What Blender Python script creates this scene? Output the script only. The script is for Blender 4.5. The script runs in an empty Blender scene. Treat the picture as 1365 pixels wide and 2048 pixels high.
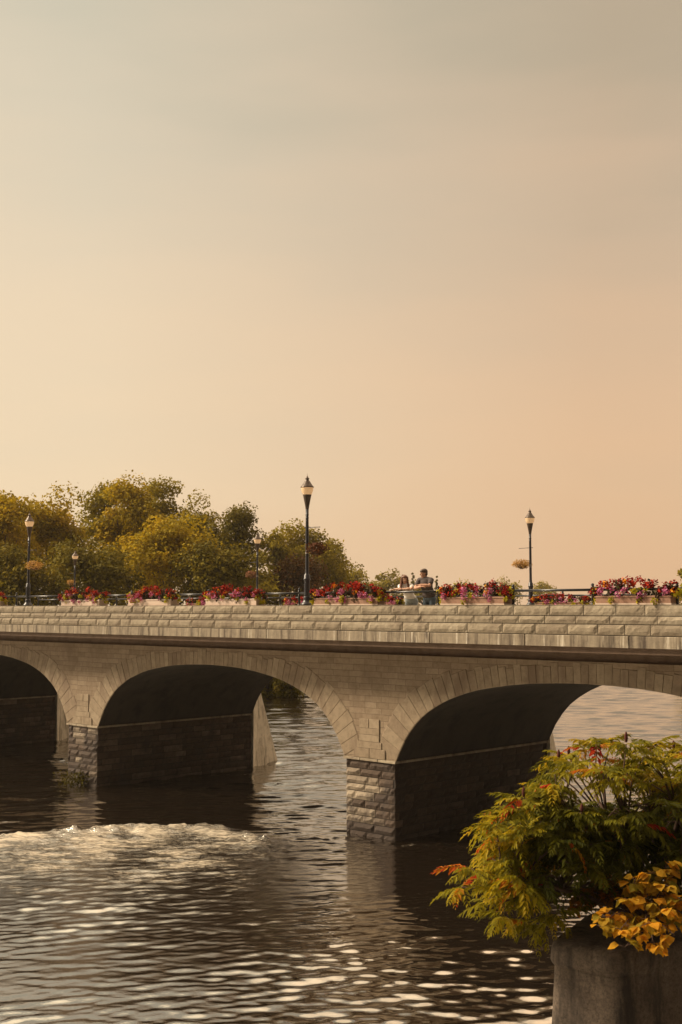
import bpy, bmesh, math, random
import numpy as np
from mathutils import Vector, Matrix, Euler, noise as mnoise

S = bpy.context.scene
COL = S.collection
R = math.radians

# ------------------------------------------------------------------ camera
F_PX, W_PX, H_PX, HORIZON = 2400.0, 1365.0, 2048.0, 1215.0
EYE = 6.35
PITCH = math.atan((HORIZON - H_PX / 2) / F_PX)
cam = bpy.data.cameras.new("camera")
cam.sensor_fit = 'VERTICAL'
cam.sensor_height = 36.0
cam.lens = F_PX * 36.0 / H_PX
cam.clip_start, cam.clip_end = 0.1, 6000
camo = bpy.data.objects.new("camera", cam)
camo.location = (0, 0, EYE)
camo.rotation_euler = (R(90) + PITCH, 0, 0)
COL.objects.link(camo)
S.camera = camo

# ------------------------------------------------------------------ light
SUN_EL, SUN_AZ = R(37), R(-80)          # azimuth from +Y towards +X
w = bpy.data.worlds.new("World")
S.world = w
w.use_nodes = True
nt = w.node_tree
nt.nodes.clear()
N = nt.nodes.new
L = nt.links.new
out = N('ShaderNodeOutputWorld')
sky = N('ShaderNodeTexSky')
sky.sky_type = 'NISHITA'
sky.sun_disc = False
sky.sun_elevation = SUN_EL
sky.sun_rotation = SUN_AZ
sky.air_density, sky.dust_density, sky.ozone_density = 1.2, 6.0, 0.6
bg1 = N('ShaderNodeBackground')
bg1.inputs['Strength'].default_value = 0.01
L(sky.outputs[0], bg1.inputs['Color'])
tc = N('ShaderNodeTexCoord')
sep = N('ShaderNodeSeparateXYZ')
L(tc.outputs['Generated'], sep.inputs[0])
# thin high haze cloud: soft streaks bend the gradient a little
mp = N('ShaderNodeMapping')
mp.inputs['Scale'].default_value = (1.2, 1.2, 5.0)
mp.inputs['Rotation'].default_value = (0.0, R(14), 0.0)
L(tc.outputs['Generated'], mp.inputs['Vector'])
nz = N('ShaderNodeTexNoise')
nz.inputs['Scale'].default_value = 2.3
nz.inputs['Detail'].default_value = 4
nz.inputs['Roughness'].default_value = 0.45
L(mp.outputs[0], nz.inputs['Vector'])
m1 = N('ShaderNodeMath'); m1.operation = 'MULTIPLY_ADD'
m1.inputs[1].default_value = 0.32
L(nz.outputs['Fac'], m1.inputs[0])
L(sep.outputs['Z'], m1.inputs[2])
m2 = N('ShaderNodeMath'); m2.operation = 'SUBTRACT'
L(m1.outputs[0], m2.inputs[0]); m2.inputs[1].default_value = 0.16


def ramp(node, stops):
    e = node.color_ramp.elements
    while len(e) > 1:
        e.remove(e[-1])
    e[0].position, e[0].color = stops[0][0], (*stops[0][1], 1)
    for p, c in stops[1:]:
        x = e.new(p)
        x.color = (*c, 1)


r1 = N('ShaderNodeValToRGB')
ramp(r1, [(0.0, (.755, .545, .345)), (0.10, (.755, .565, .365)), (0.24, (.69, .54, .365)),
          (0.36, (.605, .505, .36)), (0.47, (.495, .445, .325)), (0.54, (.47, .425, .31)), (0.63, (1.7, 1.38, .92)), (0.8, (2.5, 2.0, 1.32)), (1.0, (2.5, 2.0, 1.35))])
L(m2.outputs[0], r1.inputs[0])
# warmer and a little dimmer towards the right, creamier towards the left
r2 = N('ShaderNodeValToRGB')
ramp(r2, [(0.0, (1.30, 1.36, 1.40)), (0.40, (1.11, 1.14, 1.16)), (0.60, (.97, .85, .78)), (1.0, (.88, .78, .74))])
m3 = N('ShaderNodeMath'); m3.operation = 'MULTIPLY_ADD'
m3.inputs[1].default_value = 0.5; m3.inputs[2].default_value = 0.5
L(sep.outputs['X'], m3.inputs[0])
L(m3.outputs[0], r2.inputs[0])
mx = N('ShaderNodeMix'); mx.data_type = 'RGBA'; mx.blend_type = 'MULTIPLY'
mx.inputs['Factor'].default_value = 1.0
L(r1.outputs[0], mx.inputs['A']); L(r2.outputs[0], mx.inputs['B'])
r3 = N('ShaderNodeValToRGB')
ramp(r3, [(0.0, (.10, .10, .11)), (0.30, (.15, .145, .145)), (0.45, (.5, .5, .5)), (0.56, (1, 1, 1))])
m4 = N('ShaderNodeMath'); m4.operation = 'MULTIPLY_ADD'
m4.inputs[1].default_value = 0.5; m4.inputs[2].default_value = 0.5
L(sep.outputs['Y'], m4.inputs[0]); L(m4.outputs[0], r3.inputs[0])
mx2 = N('ShaderNodeMix'); mx2.data_type = 'RGBA'; mx2.blend_type = 'MULTIPLY'
mx2.inputs['Factor'].default_value = 1.0
L(mx.outputs['Result'], mx2.inputs['A']); L(r3.outputs[0], mx2.inputs['B'])
bg2 = N('ShaderNodeBackground')
bg2.inputs['Strength'].default_value = 0.84
L(mx2.outputs['Result'], bg2.inputs['Color'])
add = N('ShaderNodeAddShader')
L(bg1.outputs[0], add.inputs[0]); L(bg2.outputs[0], add.inputs[1])
L(add.outputs[0], out.inputs['Surface'])

sun = bpy.data.lights.new("sun", 'SUN')
sun.energy = 4.6
sun.angle = R(12)
sun.color = (1.0, 0.81, 0.58)
suno = bpy.data.objects.new("sun", sun)
sdir = Vector((math.sin(SUN_AZ) * math.cos(SUN_EL), math.cos(SUN_AZ) * math.cos(SUN_EL), math.sin(SUN_EL)))
suno.rotation_euler = sdir.to_track_quat('Z', 'Y').to_euler()
suno.location = sdir * 300
COL.objects.link(suno)

S.view_settings.view_transform = 'Standard'
S.view_settings.look = 'None'
S.view_settings.exposure = 0.25
S.view_settings.gamma = 1.0
S.render.engine = 'CYCLES'
S.cycles.use_denoising = True
S.cycles.max_bounces = 6
S.cycles.volume_bounces = 0
S.cycles.transparent_max_bounces = 6

# ------------------------------------------------------------------ geometry of the view (survey)
DV = np.array([.7187, -.6953]); DV /= np.linalg.norm(DV)   # along the bridge
NV = np.array([-DV[1], DV[0]])                              # across it, upstream
DB = 23.76
BRIDGE_LOC = (NV[0] * DB, NV[1] * DB, 0)
BRIDGE_ROT = math.atan2(DV[1], DV[0])


def ray(x, y):
    u, v = (x - 682.5) / F_PX, (1024 - y) / F_PX
    return np.array([u, math.cos(PITCH) - v * math.sin(PITCH), math.sin(PITCH) + v * math.cos(PITCH)])


def on_level(x, y, z):
    r = ray(x, y); k = (z - EYE) / r[2]
    return np.array([r[0] * k, r[1] * k, z])


def at_depth(x, y, Y):
    r = ray(x, y); k = Y / r[1]
    return np.array([r[0] * k, Y, EYE + r[2] * k])


def on_bridge(x, y, t):
    r = ray(x, y); k = (DB + t) / (r[0] * NV[0] + r[1] * NV[1])
    return float((r[:2] * k) @ DV), EYE + r[2] * k


def world_of(s, t, z=0.0):
    p = NV * (DB + t) + DV * s
    return Vector((p[0], p[1], z))


# ------------------------------------------------------------------ object helpers
def tag(o, label=None, cat=None, group=None, kind=None):
    if label: o['label'] = label
    if cat: o['category'] = cat
    if group: o['group'] = group
    if kind: o['kind'] = kind
    return o


def empty(name, loc, rz=0.0):
    o = bpy.data.objects.new(name, None)
    o.location = loc
    o.rotation_euler = (0, 0, rz)
    o.empty_display_size = 0.2
    COL.objects.link(o)
    return o


def link(name, me, mat=None, parent=None, smooth=False):
    if mat is not None:
        for m in (mat if isinstance(mat, (list, tuple)) else [mat]):
            me.materials.append(m)
    if smooth:
        me.polygons.foreach_set('use_smooth', np.ones(len(me.polygons), dtype=bool))
    o = bpy.data.objects.new(name, me)
    COL.objects.link(o)
    if parent is not None:
        o.parent = parent
    return o


class MB:
    """collects verts and faces of ONE mesh, with a per-vertex 'tint'"""

    def __init__(s):
        s.v, s.f, s.t = [], [], []

    def add(s, vs, fs, tint=0.5):
        b = len(s.v)
        s.v.extend([tuple(x) for x in vs])
        if isinstance(tint, (int, float)):
            s.t.extend([tint] * len(vs))
        else:
            s.t.extend(tint)
        s.f.extend([tuple(b + i for i in f) for f in fs])

    def box(s, x0, x1, y0, y1, z0, z1, tint=0.5):
        v = [(x, y, z) for x in (x0, x1) for y in (y0, y1) for z in (z0, z1)]
        s.add(v, [(0, 1, 3, 2), (4, 6, 7, 5), (0, 4, 5, 1), (2, 3, 7, 6), (0, 2, 6, 4), (1, 5, 7, 3)], tint)

    def cbox(s, x0, x1, y0, y1, z0, z1, c=0.02, tint=0.5):
        """box with chamfered vertical edges and top edges"""
        p = [(x0 + c, y0), (x1 - c, y0), (x1, y0 + c), (x1, y1 - c), (x1 - c, y1), (x0 + c, y1), (x0, y1 - c), (x0, y0 + c)]
        q = [(min(max(x, x0 + c), x1 - c), min(max(y, y0 + c), y1 - c)) for x, y in p]
        rings = [[(x, y, z0) for x, y in p], [(x, y, z1 - c) for x, y in p], [(x, y, z1) for x, y in q]]
        s.rings(rings, tint=tint)

    def rings(s, rings, caps=True, tint=0.5, closed=True):
        n = len(rings[0])
        vs = [p for r in rings for p in r]
        fs = []
        for i in range(len(rings) - 1):
            for j in range(n if closed else n - 1):
                k = (j + 1) % n
                fs.append((i * n + j, i * n + k, (i + 1) * n + k, (i + 1) * n + j))
        if caps:
            fs.append(tuple(range(n - 1, -1, -1)))
            fs.append(tuple((len(rings) - 1) * n + j for j in range(n)))
        s.add(vs, fs, tint)

    def lathe(s, prof, n=16, c=(0, 0, 0), tint=0.5):
        s.rings([[(c[0] + r * math.cos(2 * math.pi * j / n), c[1] + r * math.sin(2 * math.pi * j / n), c[2] + z)
                  for j in range(n)] for r, z in prof], tint=tint)

    def tube(s, pts, rad, n=6, tint=0.5):
        pts = [Vector(p) for p in pts]
        if isinstance(rad, (int, float)):
            rad = [rad] * len(pts)
        rings = []
        up = None
        for i, p in enumerate(pts):
            d = (pts[min(i + 1, len(pts) - 1)] - pts[max(i - 1, 0)])
            if d.length < 1e-9: d = Vector((0, 0, 1))
            d.normalize()
            if up is None:
                up = d.orthogonal().normalized()
            a = (up - d * up.dot(d))
            a = a.normalized() if a.length > 1e-6 else d.orthogonal().normalized()
            up = a
            b = d.cross(a)
            rings.append([p + (a * math.cos(2 * math.pi * j / n) + b * math.sin(2 * math.pi * j / n)) * rad[i] for j in range(n)])
        s.rings(rings, tint=tint)

    def ball(s, c, r, n=10, m=7, sc=(1, 1, 1), rot=None, tint=0.5):
        M = rot if rot is not None else Matrix.Identity(3)
        rings = []
        for i in range(1, m):
            th = math.pi * i / m
            rings.append([Vector(c) + M @ Vector((r * sc[0] * math.sin(th) * math.cos(2 * math.pi * j / n),
                                                 r * sc[1] * math.sin(th) * math.sin(2 * math.pi * j / n),
                                                 -r * sc[2] * math.cos(th))) for j in range(n)])
        s.rings(rings, tint=tint)

    def build(s, name, mat, parent=None, smooth=False, recalc=True):
        me = bpy.data.meshes.new(name)
        me.from_pydata(s.v, [], s.f)
        if recalc:
            bm = bmesh.new(); bm.from_mesh(me)
            bmesh.ops.recalc_face_normals(bm, faces=bm.faces)
            bm.to_mesh(me); bm.free()
        a = me.attributes.new('tint', 'FLOAT', 'POINT')
        a.data.foreach_set('value', np.array(s.t, dtype=np.float32))
        me.update()
        return link(name, me, mat, parent, smooth)


def quads_mesh(name, V, tint, mat, parent=None, k=4, smooth=False):
    """V: (M*k,3) polygons of k corners each; tint per polygon"""
    V = np.asarray(V, dtype=np.float32).reshape(-1, 3)
    M = len(V) // k
    me = bpy.data.meshes.new(name)
    me.vertices.add(len(V)); me.vertices.foreach_set('co', V.ravel())
    me.loops.add(M * k); me.loops.foreach_set('vertex_index', np.arange(M * k, dtype=np.int32))
    me.polygons.add(M); me.polygons.foreach_set('loop_start', np.arange(M, dtype=np.int32) * k)
    a = me.attributes.new('tint', 'FLOAT', 'POINT')
    a.data.foreach_set('value', np.repeat(np.asarray(tint, dtype=np.float32), k))
    me.update(calc_edges=True)
    return link(name, me, mat, parent, smooth)


def grid_mesh(name, P, mat, parent=None, attrs=None):
    """P: (a,b,3) grid"""
    a, b = P.shape[:2]
    me = bpy.data.meshes.new(name)
    me.vertices.add(a * b); me.vertices.foreach_set('co', P.reshape(-1).astype(np.float32))
    i = np.arange(a - 1)[:, None] * b + np.arange(b - 1)[None, :]
    q = np.stack([i, i + 1, i + b + 1, i + b], -1).reshape(-1)
    M = (a - 1) * (b - 1)
    me.loops.add(M * 4); me.loops.foreach_set('vertex_index', q.astype(np.int32))
    me.polygons.add(M); me.polygons.foreach_set('loop_start', np.arange(M, dtype=np.int32) * 4)
    for k, v in (attrs or {}).items():
        at = me.attributes.new(k, 'FLOAT', 'POINT')
        at.data.foreach_set('value', v.reshape(-1).astype(np.float32))
    me.update(calc_edges=True)
    return link(name, me, mat, parent, True)


# ------------------------------------------------------------------ materials
def nodes_of(name):
    m = bpy.data.materials.new(name)
    m.use_nodes = True
    t = m.node_tree
    b = t.nodes['Principled BSDF']
    return m, t, b


def nnode(t, kind, **kw):
    n = t.nodes.new(kind)
    for k, v in kw.items():
        if hasattr(n, k) and not k[0].isupper():
            setattr(n, k, v)
        else:
            n.inputs[k].default_value = v
    return n


def noise_fac(t, scale, detail=4, rough=.55, stretch=None, coord='Object'):
    c = t.nodes.new('ShaderNodeTexCoord')
    src = c.outputs[coord]
    if stretch:
        mpn = nnode(t, 'ShaderNodeMapping')
        mpn.inputs['Scale'].default_value = stretch
        t.links.new(src, mpn.inputs['Vector'])
        src = mpn.outputs[0]
    n = nnode(t, 'ShaderNodeTexNoise', Scale=scale, Detail=detail, Roughness=rough)
    t.links.new(src, n.inputs['Vector'])
    return n.outputs['Fac']


def attr(t, name='tint'):
    a = t.nodes.new('ShaderNodeAttribute'); a.attribute_name = name
    return a.outputs['Fac']


def cr(t, fac, stops):
    r = t.nodes.new('ShaderNodeValToRGB')
    ramp(r, stops)
    t.links.new(fac, r.inputs[0])
    return r.outputs[0]


def mixc(t, a, b, fac, mode='MIX'):
    m = t.nodes.new('ShaderNodeMix'); m.data_type = 'RGBA'; m.blend_type = mode
    for s, v in (('A', a), ('B', b)):
        if isinstance(v, tuple): m.inputs[s].default_value = (*v, 1)
        else: t.links.new(v, m.inputs[s])
    if isinstance(fac, (int, float)): m.inputs['Factor'].default_value = fac
    else: t.links.new(fac, m.inputs['Factor'])
    return m.outputs['Result']


def bump(t, b, h, strength=.4, dist=.02):
    n = t.nodes.new('ShaderNodeBump')
    n.inputs['Strength'].default_value = strength
    n.inputs['Distance'].default_value = dist
    t.links.new(h, n.inputs['Height'])
    t.links.new(n.outputs[0], b.inputs['Normal'])


def stone(name, lo, mid, hi, scale=6, rough=.85, bscale=35, bstr=.5, stain=None, stain_scale=(1.2, 1.2, .35)):
    m, t, b = nodes_of(name)
    base = cr(t, attr(t), [(0, lo), (.5, mid), (1, hi)])
    n = noise_fac(t, scale, 6, .65)
    c = mixc(t, base, cr(t, n, [(.3, (.62, .58, .52)), (.55, (1, 1, 1)), (.75, (1.12, 1.08, 1.0))]), .8, 'MULTIPLY')
    if stain:
        sn = noise_fac(t, 1.6, 5, .6, stain_scale)
        c = mixc(t, c, stain, cr(t, sn, [(.50, (0, 0, 0)), (.66, (1, 1, 1))]))
    t.links.new(c, b.inputs['Base Color'])
    b.inputs['Roughness'].default_value = rough
    bump(t, b, noise_fac(t, bscale, 6, .7), bstr, .02)
    return m


def plain(name, col, rough=.5, metal=0.0, var=.15, scale=8, spec=None):
    m, t, b = nodes_of(name)
    n = noise_fac(t, scale, 4)
    c = mixc(t, tuple(x * (1 - var) for x in col), tuple(min(1, x * (1 + var)) for x in col), n)
    t.links.new(c, b.inputs['Base Color'])
    b.inputs['Roughness'].default_value = rough
    b.inputs['Metallic'].default_value = metal
    if spec is not None: b.inputs['Specular IOR Level'].default_value = spec
    return m


def leafmat(name, stops, trans=.35, rough=.6):
    m, t, b = nodes_of(name)
    c = cr(t, attr(t), stops)
    t.links.new(c, b.inputs['Base Color'])
    b.inputs['Roughness'].default_value = rough
    b.inputs['Specular IOR Level'].default_value = .06
    tr = t.nodes.new('ShaderNodeBsdfTranslucent')
    c2 = mixc(t, c, (1.3, 1.15, .45), 1.0, 'MULTIPLY')
    t.links.new(c2, tr.inputs['Color'])
    ms = t.nodes.new('ShaderNodeMixShader')
    ms.inputs[0].default_value = trans
    t.links.new(b.outputs[0], ms.inputs[1]); t.links.new(tr.outputs[0], ms.inputs[2])
    t.links.new(ms.outputs[0], t.nodes['Material Output'].inputs['Surface'])
    return m


M = {}
M['parapet'] = stone('parapet_stone', (.23, .185, .13), (.295, .245, .175), (.36, .305, .225), 5, bscale=22, bstr=.7, stain=(.21, .165, .115), stain_scale=(1, 1, 1.2))
M['parapet_joint'] = stone('parapet_mortar', (.05, .04, .03), (.07, .055, .045), (.09, .07, .055))
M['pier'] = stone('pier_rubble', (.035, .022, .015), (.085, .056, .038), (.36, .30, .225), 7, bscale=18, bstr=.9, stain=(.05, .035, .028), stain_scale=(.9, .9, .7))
M['pier_core'] = stone('pier_mortar', (.02, .015, .012), (.03, .022, .018), (.05, .04, .03))
M['cap'] = stone('impost_stone', (.28, .23, .16), (.35, .29, .21), (.42, .36, .26), 5, stain=(.15, .11, .08))
M['ring'] = stone('voussoir_stone', (.24, .18, .12), (.29, .225, .152), (.35, .28, .195), 5, bscale=25, bstr=.6, stain=(.19, .135, .088))
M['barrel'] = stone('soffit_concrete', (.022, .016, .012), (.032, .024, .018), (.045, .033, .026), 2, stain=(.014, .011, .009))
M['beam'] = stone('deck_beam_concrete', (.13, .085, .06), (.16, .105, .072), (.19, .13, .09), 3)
M['fin'] = stone('cutwater_concrete', (.80, .72, .58), (.85, .77, .62), (.88, .80, .65), 3, stain=(.30, .25, .17), stain_scale=(3, 3, .3))
M['asphalt'] = stone('asphalt', (.045, .045, .045), (.055, .052, .05), (.06, .06, .06), 20)
M['walk'] = stone('sidewalk_concrete', (.3, .28, .25), (.36, .33, .29), (.4, .37, .33), 6)
M['black'] = plain('black_paint', (.018, .018, .021), .32, var=.3)
M['iron'] = plain('lamp_paint', (.030, .030, .038), .35, var=.25)
M['cap_metal'] = plain('lamp_cap_metal', (.09, .062, .045), .4, .3)
M['band'] = plain('bright_band', (.6, .57, .52), .35, .6)
M['wood'] = plain('planter_wood', (.30, .165, .105), .75, var=.35, scale=14)
M['palewood'] = plain('pale_planter', (.58, .45, .36), .75, var=.15, scale=10)
M['soil'] = plain('soil', (.04, .028, .02), .95, var=.4)
M['bark'] = plain('bark', (.075, .055, .04), .9, var=.4, scale=5)


def cornice_mat():
    m, t, b = nodes_of('string_course_concrete')
    n1 = noise_fac(t, 1.3, 5, .7, (3.0, 1, .25))
    n2 = noise_fac(t, 2.2, 6, .75, (2.6, 1, .12))
    n3 = noise_fac(t, 9, 5, .6)
    c = cr(t, n1, [(.36, (.075, .055, .04)), (.48, (.235, .19, .135)), (.62, (.32, .265, .19))])
    c = mixc(t, c, (.56, .50, .40), cr(t, n2, [(.58, (0, 0, 0)), (.66, (1, 1, 1))]))
    c = mixc(t, c, cr(t, n3, [(.3, (.7, .7, .7)), (.6, (1, 1, 1))]), .7, 'MULTIPLY')
    t.links.new(c, b.inputs['Base Color'])
    b.inputs['Roughness'].default_value = .85
    bump(t, b, n3, .4)
    return m


M['cornice'] = cornice_mat()


def spandrel_mat():
    m, t, b = nodes_of('spandrel_ashlar')
    c = t.nodes.new('ShaderNodeTexCoord')
    sp = t.nodes.new('ShaderNodeSeparateXYZ'); t.links.new(c.outputs['Object'], sp.inputs[0])
    cb = t.nodes.new('ShaderNodeCombineXYZ')
    # courses wander a little
    nn = nnode(t, 'ShaderNodeTexNoise', Scale=.9, Detail=3)
    t.links.new(c.outputs['Object'], nn.inputs['Vector'])
    ma = nnode(t, 'ShaderNodeMath', operation='MULTIPLY_ADD'); ma.inputs[1].default_value = .05
    t.links.new(nn.outputs['Fac'], ma.inputs[0]); t.links.new(sp.outputs['Z'], ma.inputs[2])
    t.links.new(sp.outputs['X'], cb.inputs[0]); t.links.new(ma.outputs[0], cb.inputs[1])
    br = nnode(t, 'ShaderNodeTexBrick', offset=.43, squash=.72, squash_frequency=3)
    br.inputs['Scale'].default_value = 1.0
    br.inputs['Brick Width'].default_value = .62
    br.inputs['Row Height'].default_value = .17
    br.inputs['Mortar Size'].default_value = .009
    br.inputs['Mortar Smooth'].default_value = .35
    br.inputs['Bias'].default_value = 0
    br.inputs['Color1'].default_value = (.235, .175, .115, 1)
    br.inputs['Color2'].default_value = (.31, .24, .165, 1)
    br.inputs['Mortar'].default_value = (.185, .135, .09, 1)
    t.links.new(cb.outputs[0], br.inputs['Vector'])
    n = noise_fac(t, 5, 7, .7)
    col = mixc(t, br.outputs['Color'], cr(t, n, [(.3, (.68, .63, .57)), (.55, (1, 1, 1))]), .8, 'MULTIPLY')
    sn = noise_fac(t, 1.1, 5, .6, (.8, .8, .5))
    col = mixc(t, col, (.165, .112, .07), cr(t, sn, [(.5, (0, 0, 0)), (.72, (.75, .75, .75))]))
    t.links.new(col, b.inputs['Base Color'])
    b.inputs['Roughness'].default_value = .9
    mm = nnode(t, 'ShaderNodeMath', operation='MULTIPLY_ADD'); mm.inputs[1].default_value = -.8
    t.links.new(br.outputs['Fac'], mm.inputs[0]); t.links.new(noise_fac(t, 20, 6, .7), mm.inputs[2])
    bump(t, b, mm.outputs[0], .5, .02)
    return m


M['spandrel'] = spandrel_mat()


def water_mat():
    m, t, b = nodes_of('river_water')
    b.inputs['Base Color'].default_value = (.012, .008, .005, 1)
    b.inputs['Roughness'].default_value = .03
    b.inputs['IOR'].default_value = 1.7
    c = t.nodes.new('ShaderNodeTexCoord')
    mp_ = nnode(t, 'ShaderNodeMapping')
    mp_.inputs['Rotation'].default_value = (0, 0, R(14))
    mp_.inputs['Scale'].default_value = (.55, 1.5, 1)
    t.links.new(c.outputs['Object'], mp_.inputs['Vector'])
    n1 = nnode(t, 'ShaderNodeTexNoise', Scale=3.0, Detail=3, Roughness=.5, Distortion=.6)
    t.links.new(mp_.outputs[0], n1.inputs['Vector'])
    n2 = nnode(t, 'ShaderNodeTexNoise', Scale=22, Detail=3, Roughness=.6)
    t.links.new(c.outputs['Object'], n2.inputs['Vector'])
    foam = attr(t, 'foam')
    rough_w = attr(t, 'chop')
    b1 = t.nodes.new('ShaderNodeBump'); b1.inputs['Distance'].default_value = .06
    t.links.new(attr(t, 'ripple'), b1.inputs['Strength'])
    t.links.new(n1.outputs['Fac'], b1.inputs['Height'])
    b2 = t.nodes.new('ShaderNodeBump'); b2.inputs['Distance'].default_value = .05
    t.links.new(n2.outputs['Fac'], b2.inputs['Height'])
    t.links.new(rough_w, b2.inputs['Strength'])
    t.links.new(b1.outputs[0], b2.inputs['Normal'])
    t.links.new(b2.outputs[0], b.inputs['Normal'])
    # foam, broken into lace by noise
    mf = nnode(t, 'ShaderNodeMapping'); mf.inputs['Scale'].default_value = (.55, 1.6, 2.0)
    mf.inputs['Rotation'].default_value = (0, 0, R(8))
    t.links.new(c.outputs['Object'], mf.inputs['Vector'])
    n3 = nnode(t, 'ShaderNodeTexNoise', Scale=6.0, Detail=8, Roughness=.72, Distortion=.5)
    t.links.new(mf.outputs[0], n3.inputs['Vector'])
    a1 = nnode(t, 'ShaderNodeMath', operation='ADD')
    t.links.new(foam, a1.inputs[0]); t.links.new(n3.outputs['Fac'], a1.inputs[1])
    mr = nnode(t, 'ShaderNodeMapRange')
    mr.inputs['From Min'].default_value = .97; mr.inputs['From Max'].default_value = 1.24
    t.links.new(a1.outputs[0], mr.inputs['Value'])
    fd = t.nodes.new('ShaderNodeBsdfPrincipled')
    fd.inputs['Base Color'].default_value = (.60, .52, .40, 1); fd.inputs['Roughness'].default_value = .7
    bb = t.nodes.new('ShaderNodeBump'); bb.inputs['Distance'].default_value = .05; bb.inputs['Strength'].default_value = .6
    t.links.new(n3.outputs['Fac'], bb.inputs['Height']); t.links.new(bb.outputs[0], fd.inputs['Normal'])
    ms = t.nodes.new('ShaderNodeMixShader')
    gl = t.nodes.new('ShaderNodeBsdfGlossy'); gl.inputs['Roughness'].default_value = .03
    gl.inputs['Color'].default_value = (1.0, .96, .90, 1)
    t.links.new(b2.outputs[0], gl.inputs['Normal'])
    mg = t.nodes.new('ShaderNodeMixShader'); mg.inputs[0].default_value = .35
    t.links.new(b.outputs[0], mg.inputs[1]); t.links.new(gl.outputs[0], mg.inputs[2])
    t.links.new(mr.outputs[0], ms.inputs[0]); t.links.new(mg.outputs[0], ms.inputs[1]); t.links.new(fd.outputs[0], ms.inputs[2])
    t.links.new(ms.outputs[0], t.nodes['Material Output'].inputs['Surface'])
    return m


M['water'] = water_mat()


def ground_mat():
    m, t, b = nodes_of('bank_ground')
    n = noise_fac(t, .35, 6, .7)
    t.links.new(cr(t, n, [(.3, (.03, .028, .012)), (.55, (.055, .058, .02)), (.75, (.08, .065, .03))]), b.inputs['Base Color'])
    b.inputs['Roughness'].default_value = .95
    bump(t, b, noise_fac(t, 3, 6, .7), .6, .1)
    return m


M['ground'] = ground_mat()
M['leaf_gold'] = leafmat('golden_leaves', [(0, (.10, .08, .008)), (.45, (.33, .255, .018)), (.8, (.54, .38, .025)), (1, (.64, .42, .03))], .35)
M['leaf_green'] = leafmat('green_leaves', [(0, (.085, .072, .009)), (.5, (.27, .22, .02)), (1, (.42, .33, .03))], .3)
M['leaf_dark'] = leafmat('dark_leaves', [(0, (.055, .047, .007)), (.5, (.15, .125, .014)), (1, (.30, .22, .02))], .25)
M['leaf_red'] = leafmat('reddish_leaves', [(0, (.04, .025, .01)), (.5, (.11, .06, .018)), (1, (.24, .07, .02))], .3)

rng = np.random.default_rng(7)
random.seed(7)


# ------------------------------------------------------------------ terrain and river
def smooth(a, b, x):
    t = np.clip((x - a) / (b - a), 0, 1)
    return t * t * (3 - 2 * t)


def channel(X, Y):
    """signed distance-like value: >0 inside the river"""
    left = np.interp(Y, [-200, 40, 66, 80, 88, 120, 200, 300, 340], [-90, -60, -42, -26, -2.0, 7, 6, 8, 30])
    right = np.interp(Y, [-200, 0, 60, 120, 300, 340], [70, 60, 48, 60, 95, 45])
    return np.minimum(X - left, right - X)


ax = np.concatenate([np.linspace(-3000, -160, 30), np.linspace(-150, 150, 161), np.linspace(160, 3000, 30)])
ay = np.concatenate([np.linspace(-1500, -60, 20), np.linspace(-50, 360, 206), np.linspace(380, 5000, 40)])
GX, GY = np.meshgrid(ax, ay, indexing='ij')
ch = channel(GX, GY)
GZ = -2.2 + smooth(3.0, -4.0, ch) * 3.4 + smooth(-4, -40, ch) * 1.5
GZ += 0.25 * np.sin(GX * .31 + 1.3) * np.sin(GY * .27) * smooth(0, -6, ch)
grid_mesh('terrain', np.stack([GX, GY, GZ], -1), M['ground'])['kind'] = 'structure'

# river surface: real waves, finer near the camera
na = 640
ang = np.linspace(R(-56), R(46), na)
rad = np.concatenate([9.0 * np.exp(np.linspace(0, math.log(40 / 9.0), 1250)), 40 * np.exp(np.linspace(0.004, math.log(420 / 40), 1000))])
RR, AA = np.meshgrid(rad, ang, indexing='ij')
WX, WY = RR * np.sin(AA), RR * np.cos(AA)
step = np.maximum(np.gradient(rad)[:, None] * np.ones((1, na)), RR * .0014)
H = np.zeros_like(WX)
wr = np.random.default_rng(11)
SX = np.zeros_like(WX)
for lam, amp, cnt, spread in ((2.6, .0035, 4, .8), (1.2, .0042, 8, .45), (.66, .0056, 16, .34), (.42, .0048, 20, .40), (.26, .0026, 18, .55)):
    for _ in range(cnt):
        l = lam * wr.uniform(.78, 1.28)
        th = R(96) + wr.normal(0, spread)
        k = 2 * math.pi / l
        ph = wr.uniform(0, 6.28)
        fade = np.clip((l / step - 2.5) / 3.0, 0, 1)
        H += fade * amp * wr.uniform(.5, 1.2) / math.sqrt(cnt) * 1.5 * np.sin(k * (WX * math.cos(th) + WY * math.sin(th)) + ph + .5 * np.sin(WX * .35 + ph) + .4 * np.sin(WY * .22 - ph))


def vnoise(X, Y, scale, seed, n=14, aniso=1.0):
    g = np.random.default_rng(seed)
    o = np.zeros_like(X)
    for _ in range(n):
        th = g.uniform(0, 6.28); k = 2 * math.pi / (scale * g.uniform(.6, 1.6))
        o += np.sin(k * (X * math.cos(th) * aniso + Y * math.sin(th)) + g.uniform(0, 6.28))
    return o / math.sqrt(n)


# calmer and rougher patches
patch = .85 + .3 * vnoise(WX, WY, 9, 3)
H *= np.clip(patch, .35, 1.6) * np.interp(RR, [17, 22, 30, 36], [1.15, 1.05, .95, .8])

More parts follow.
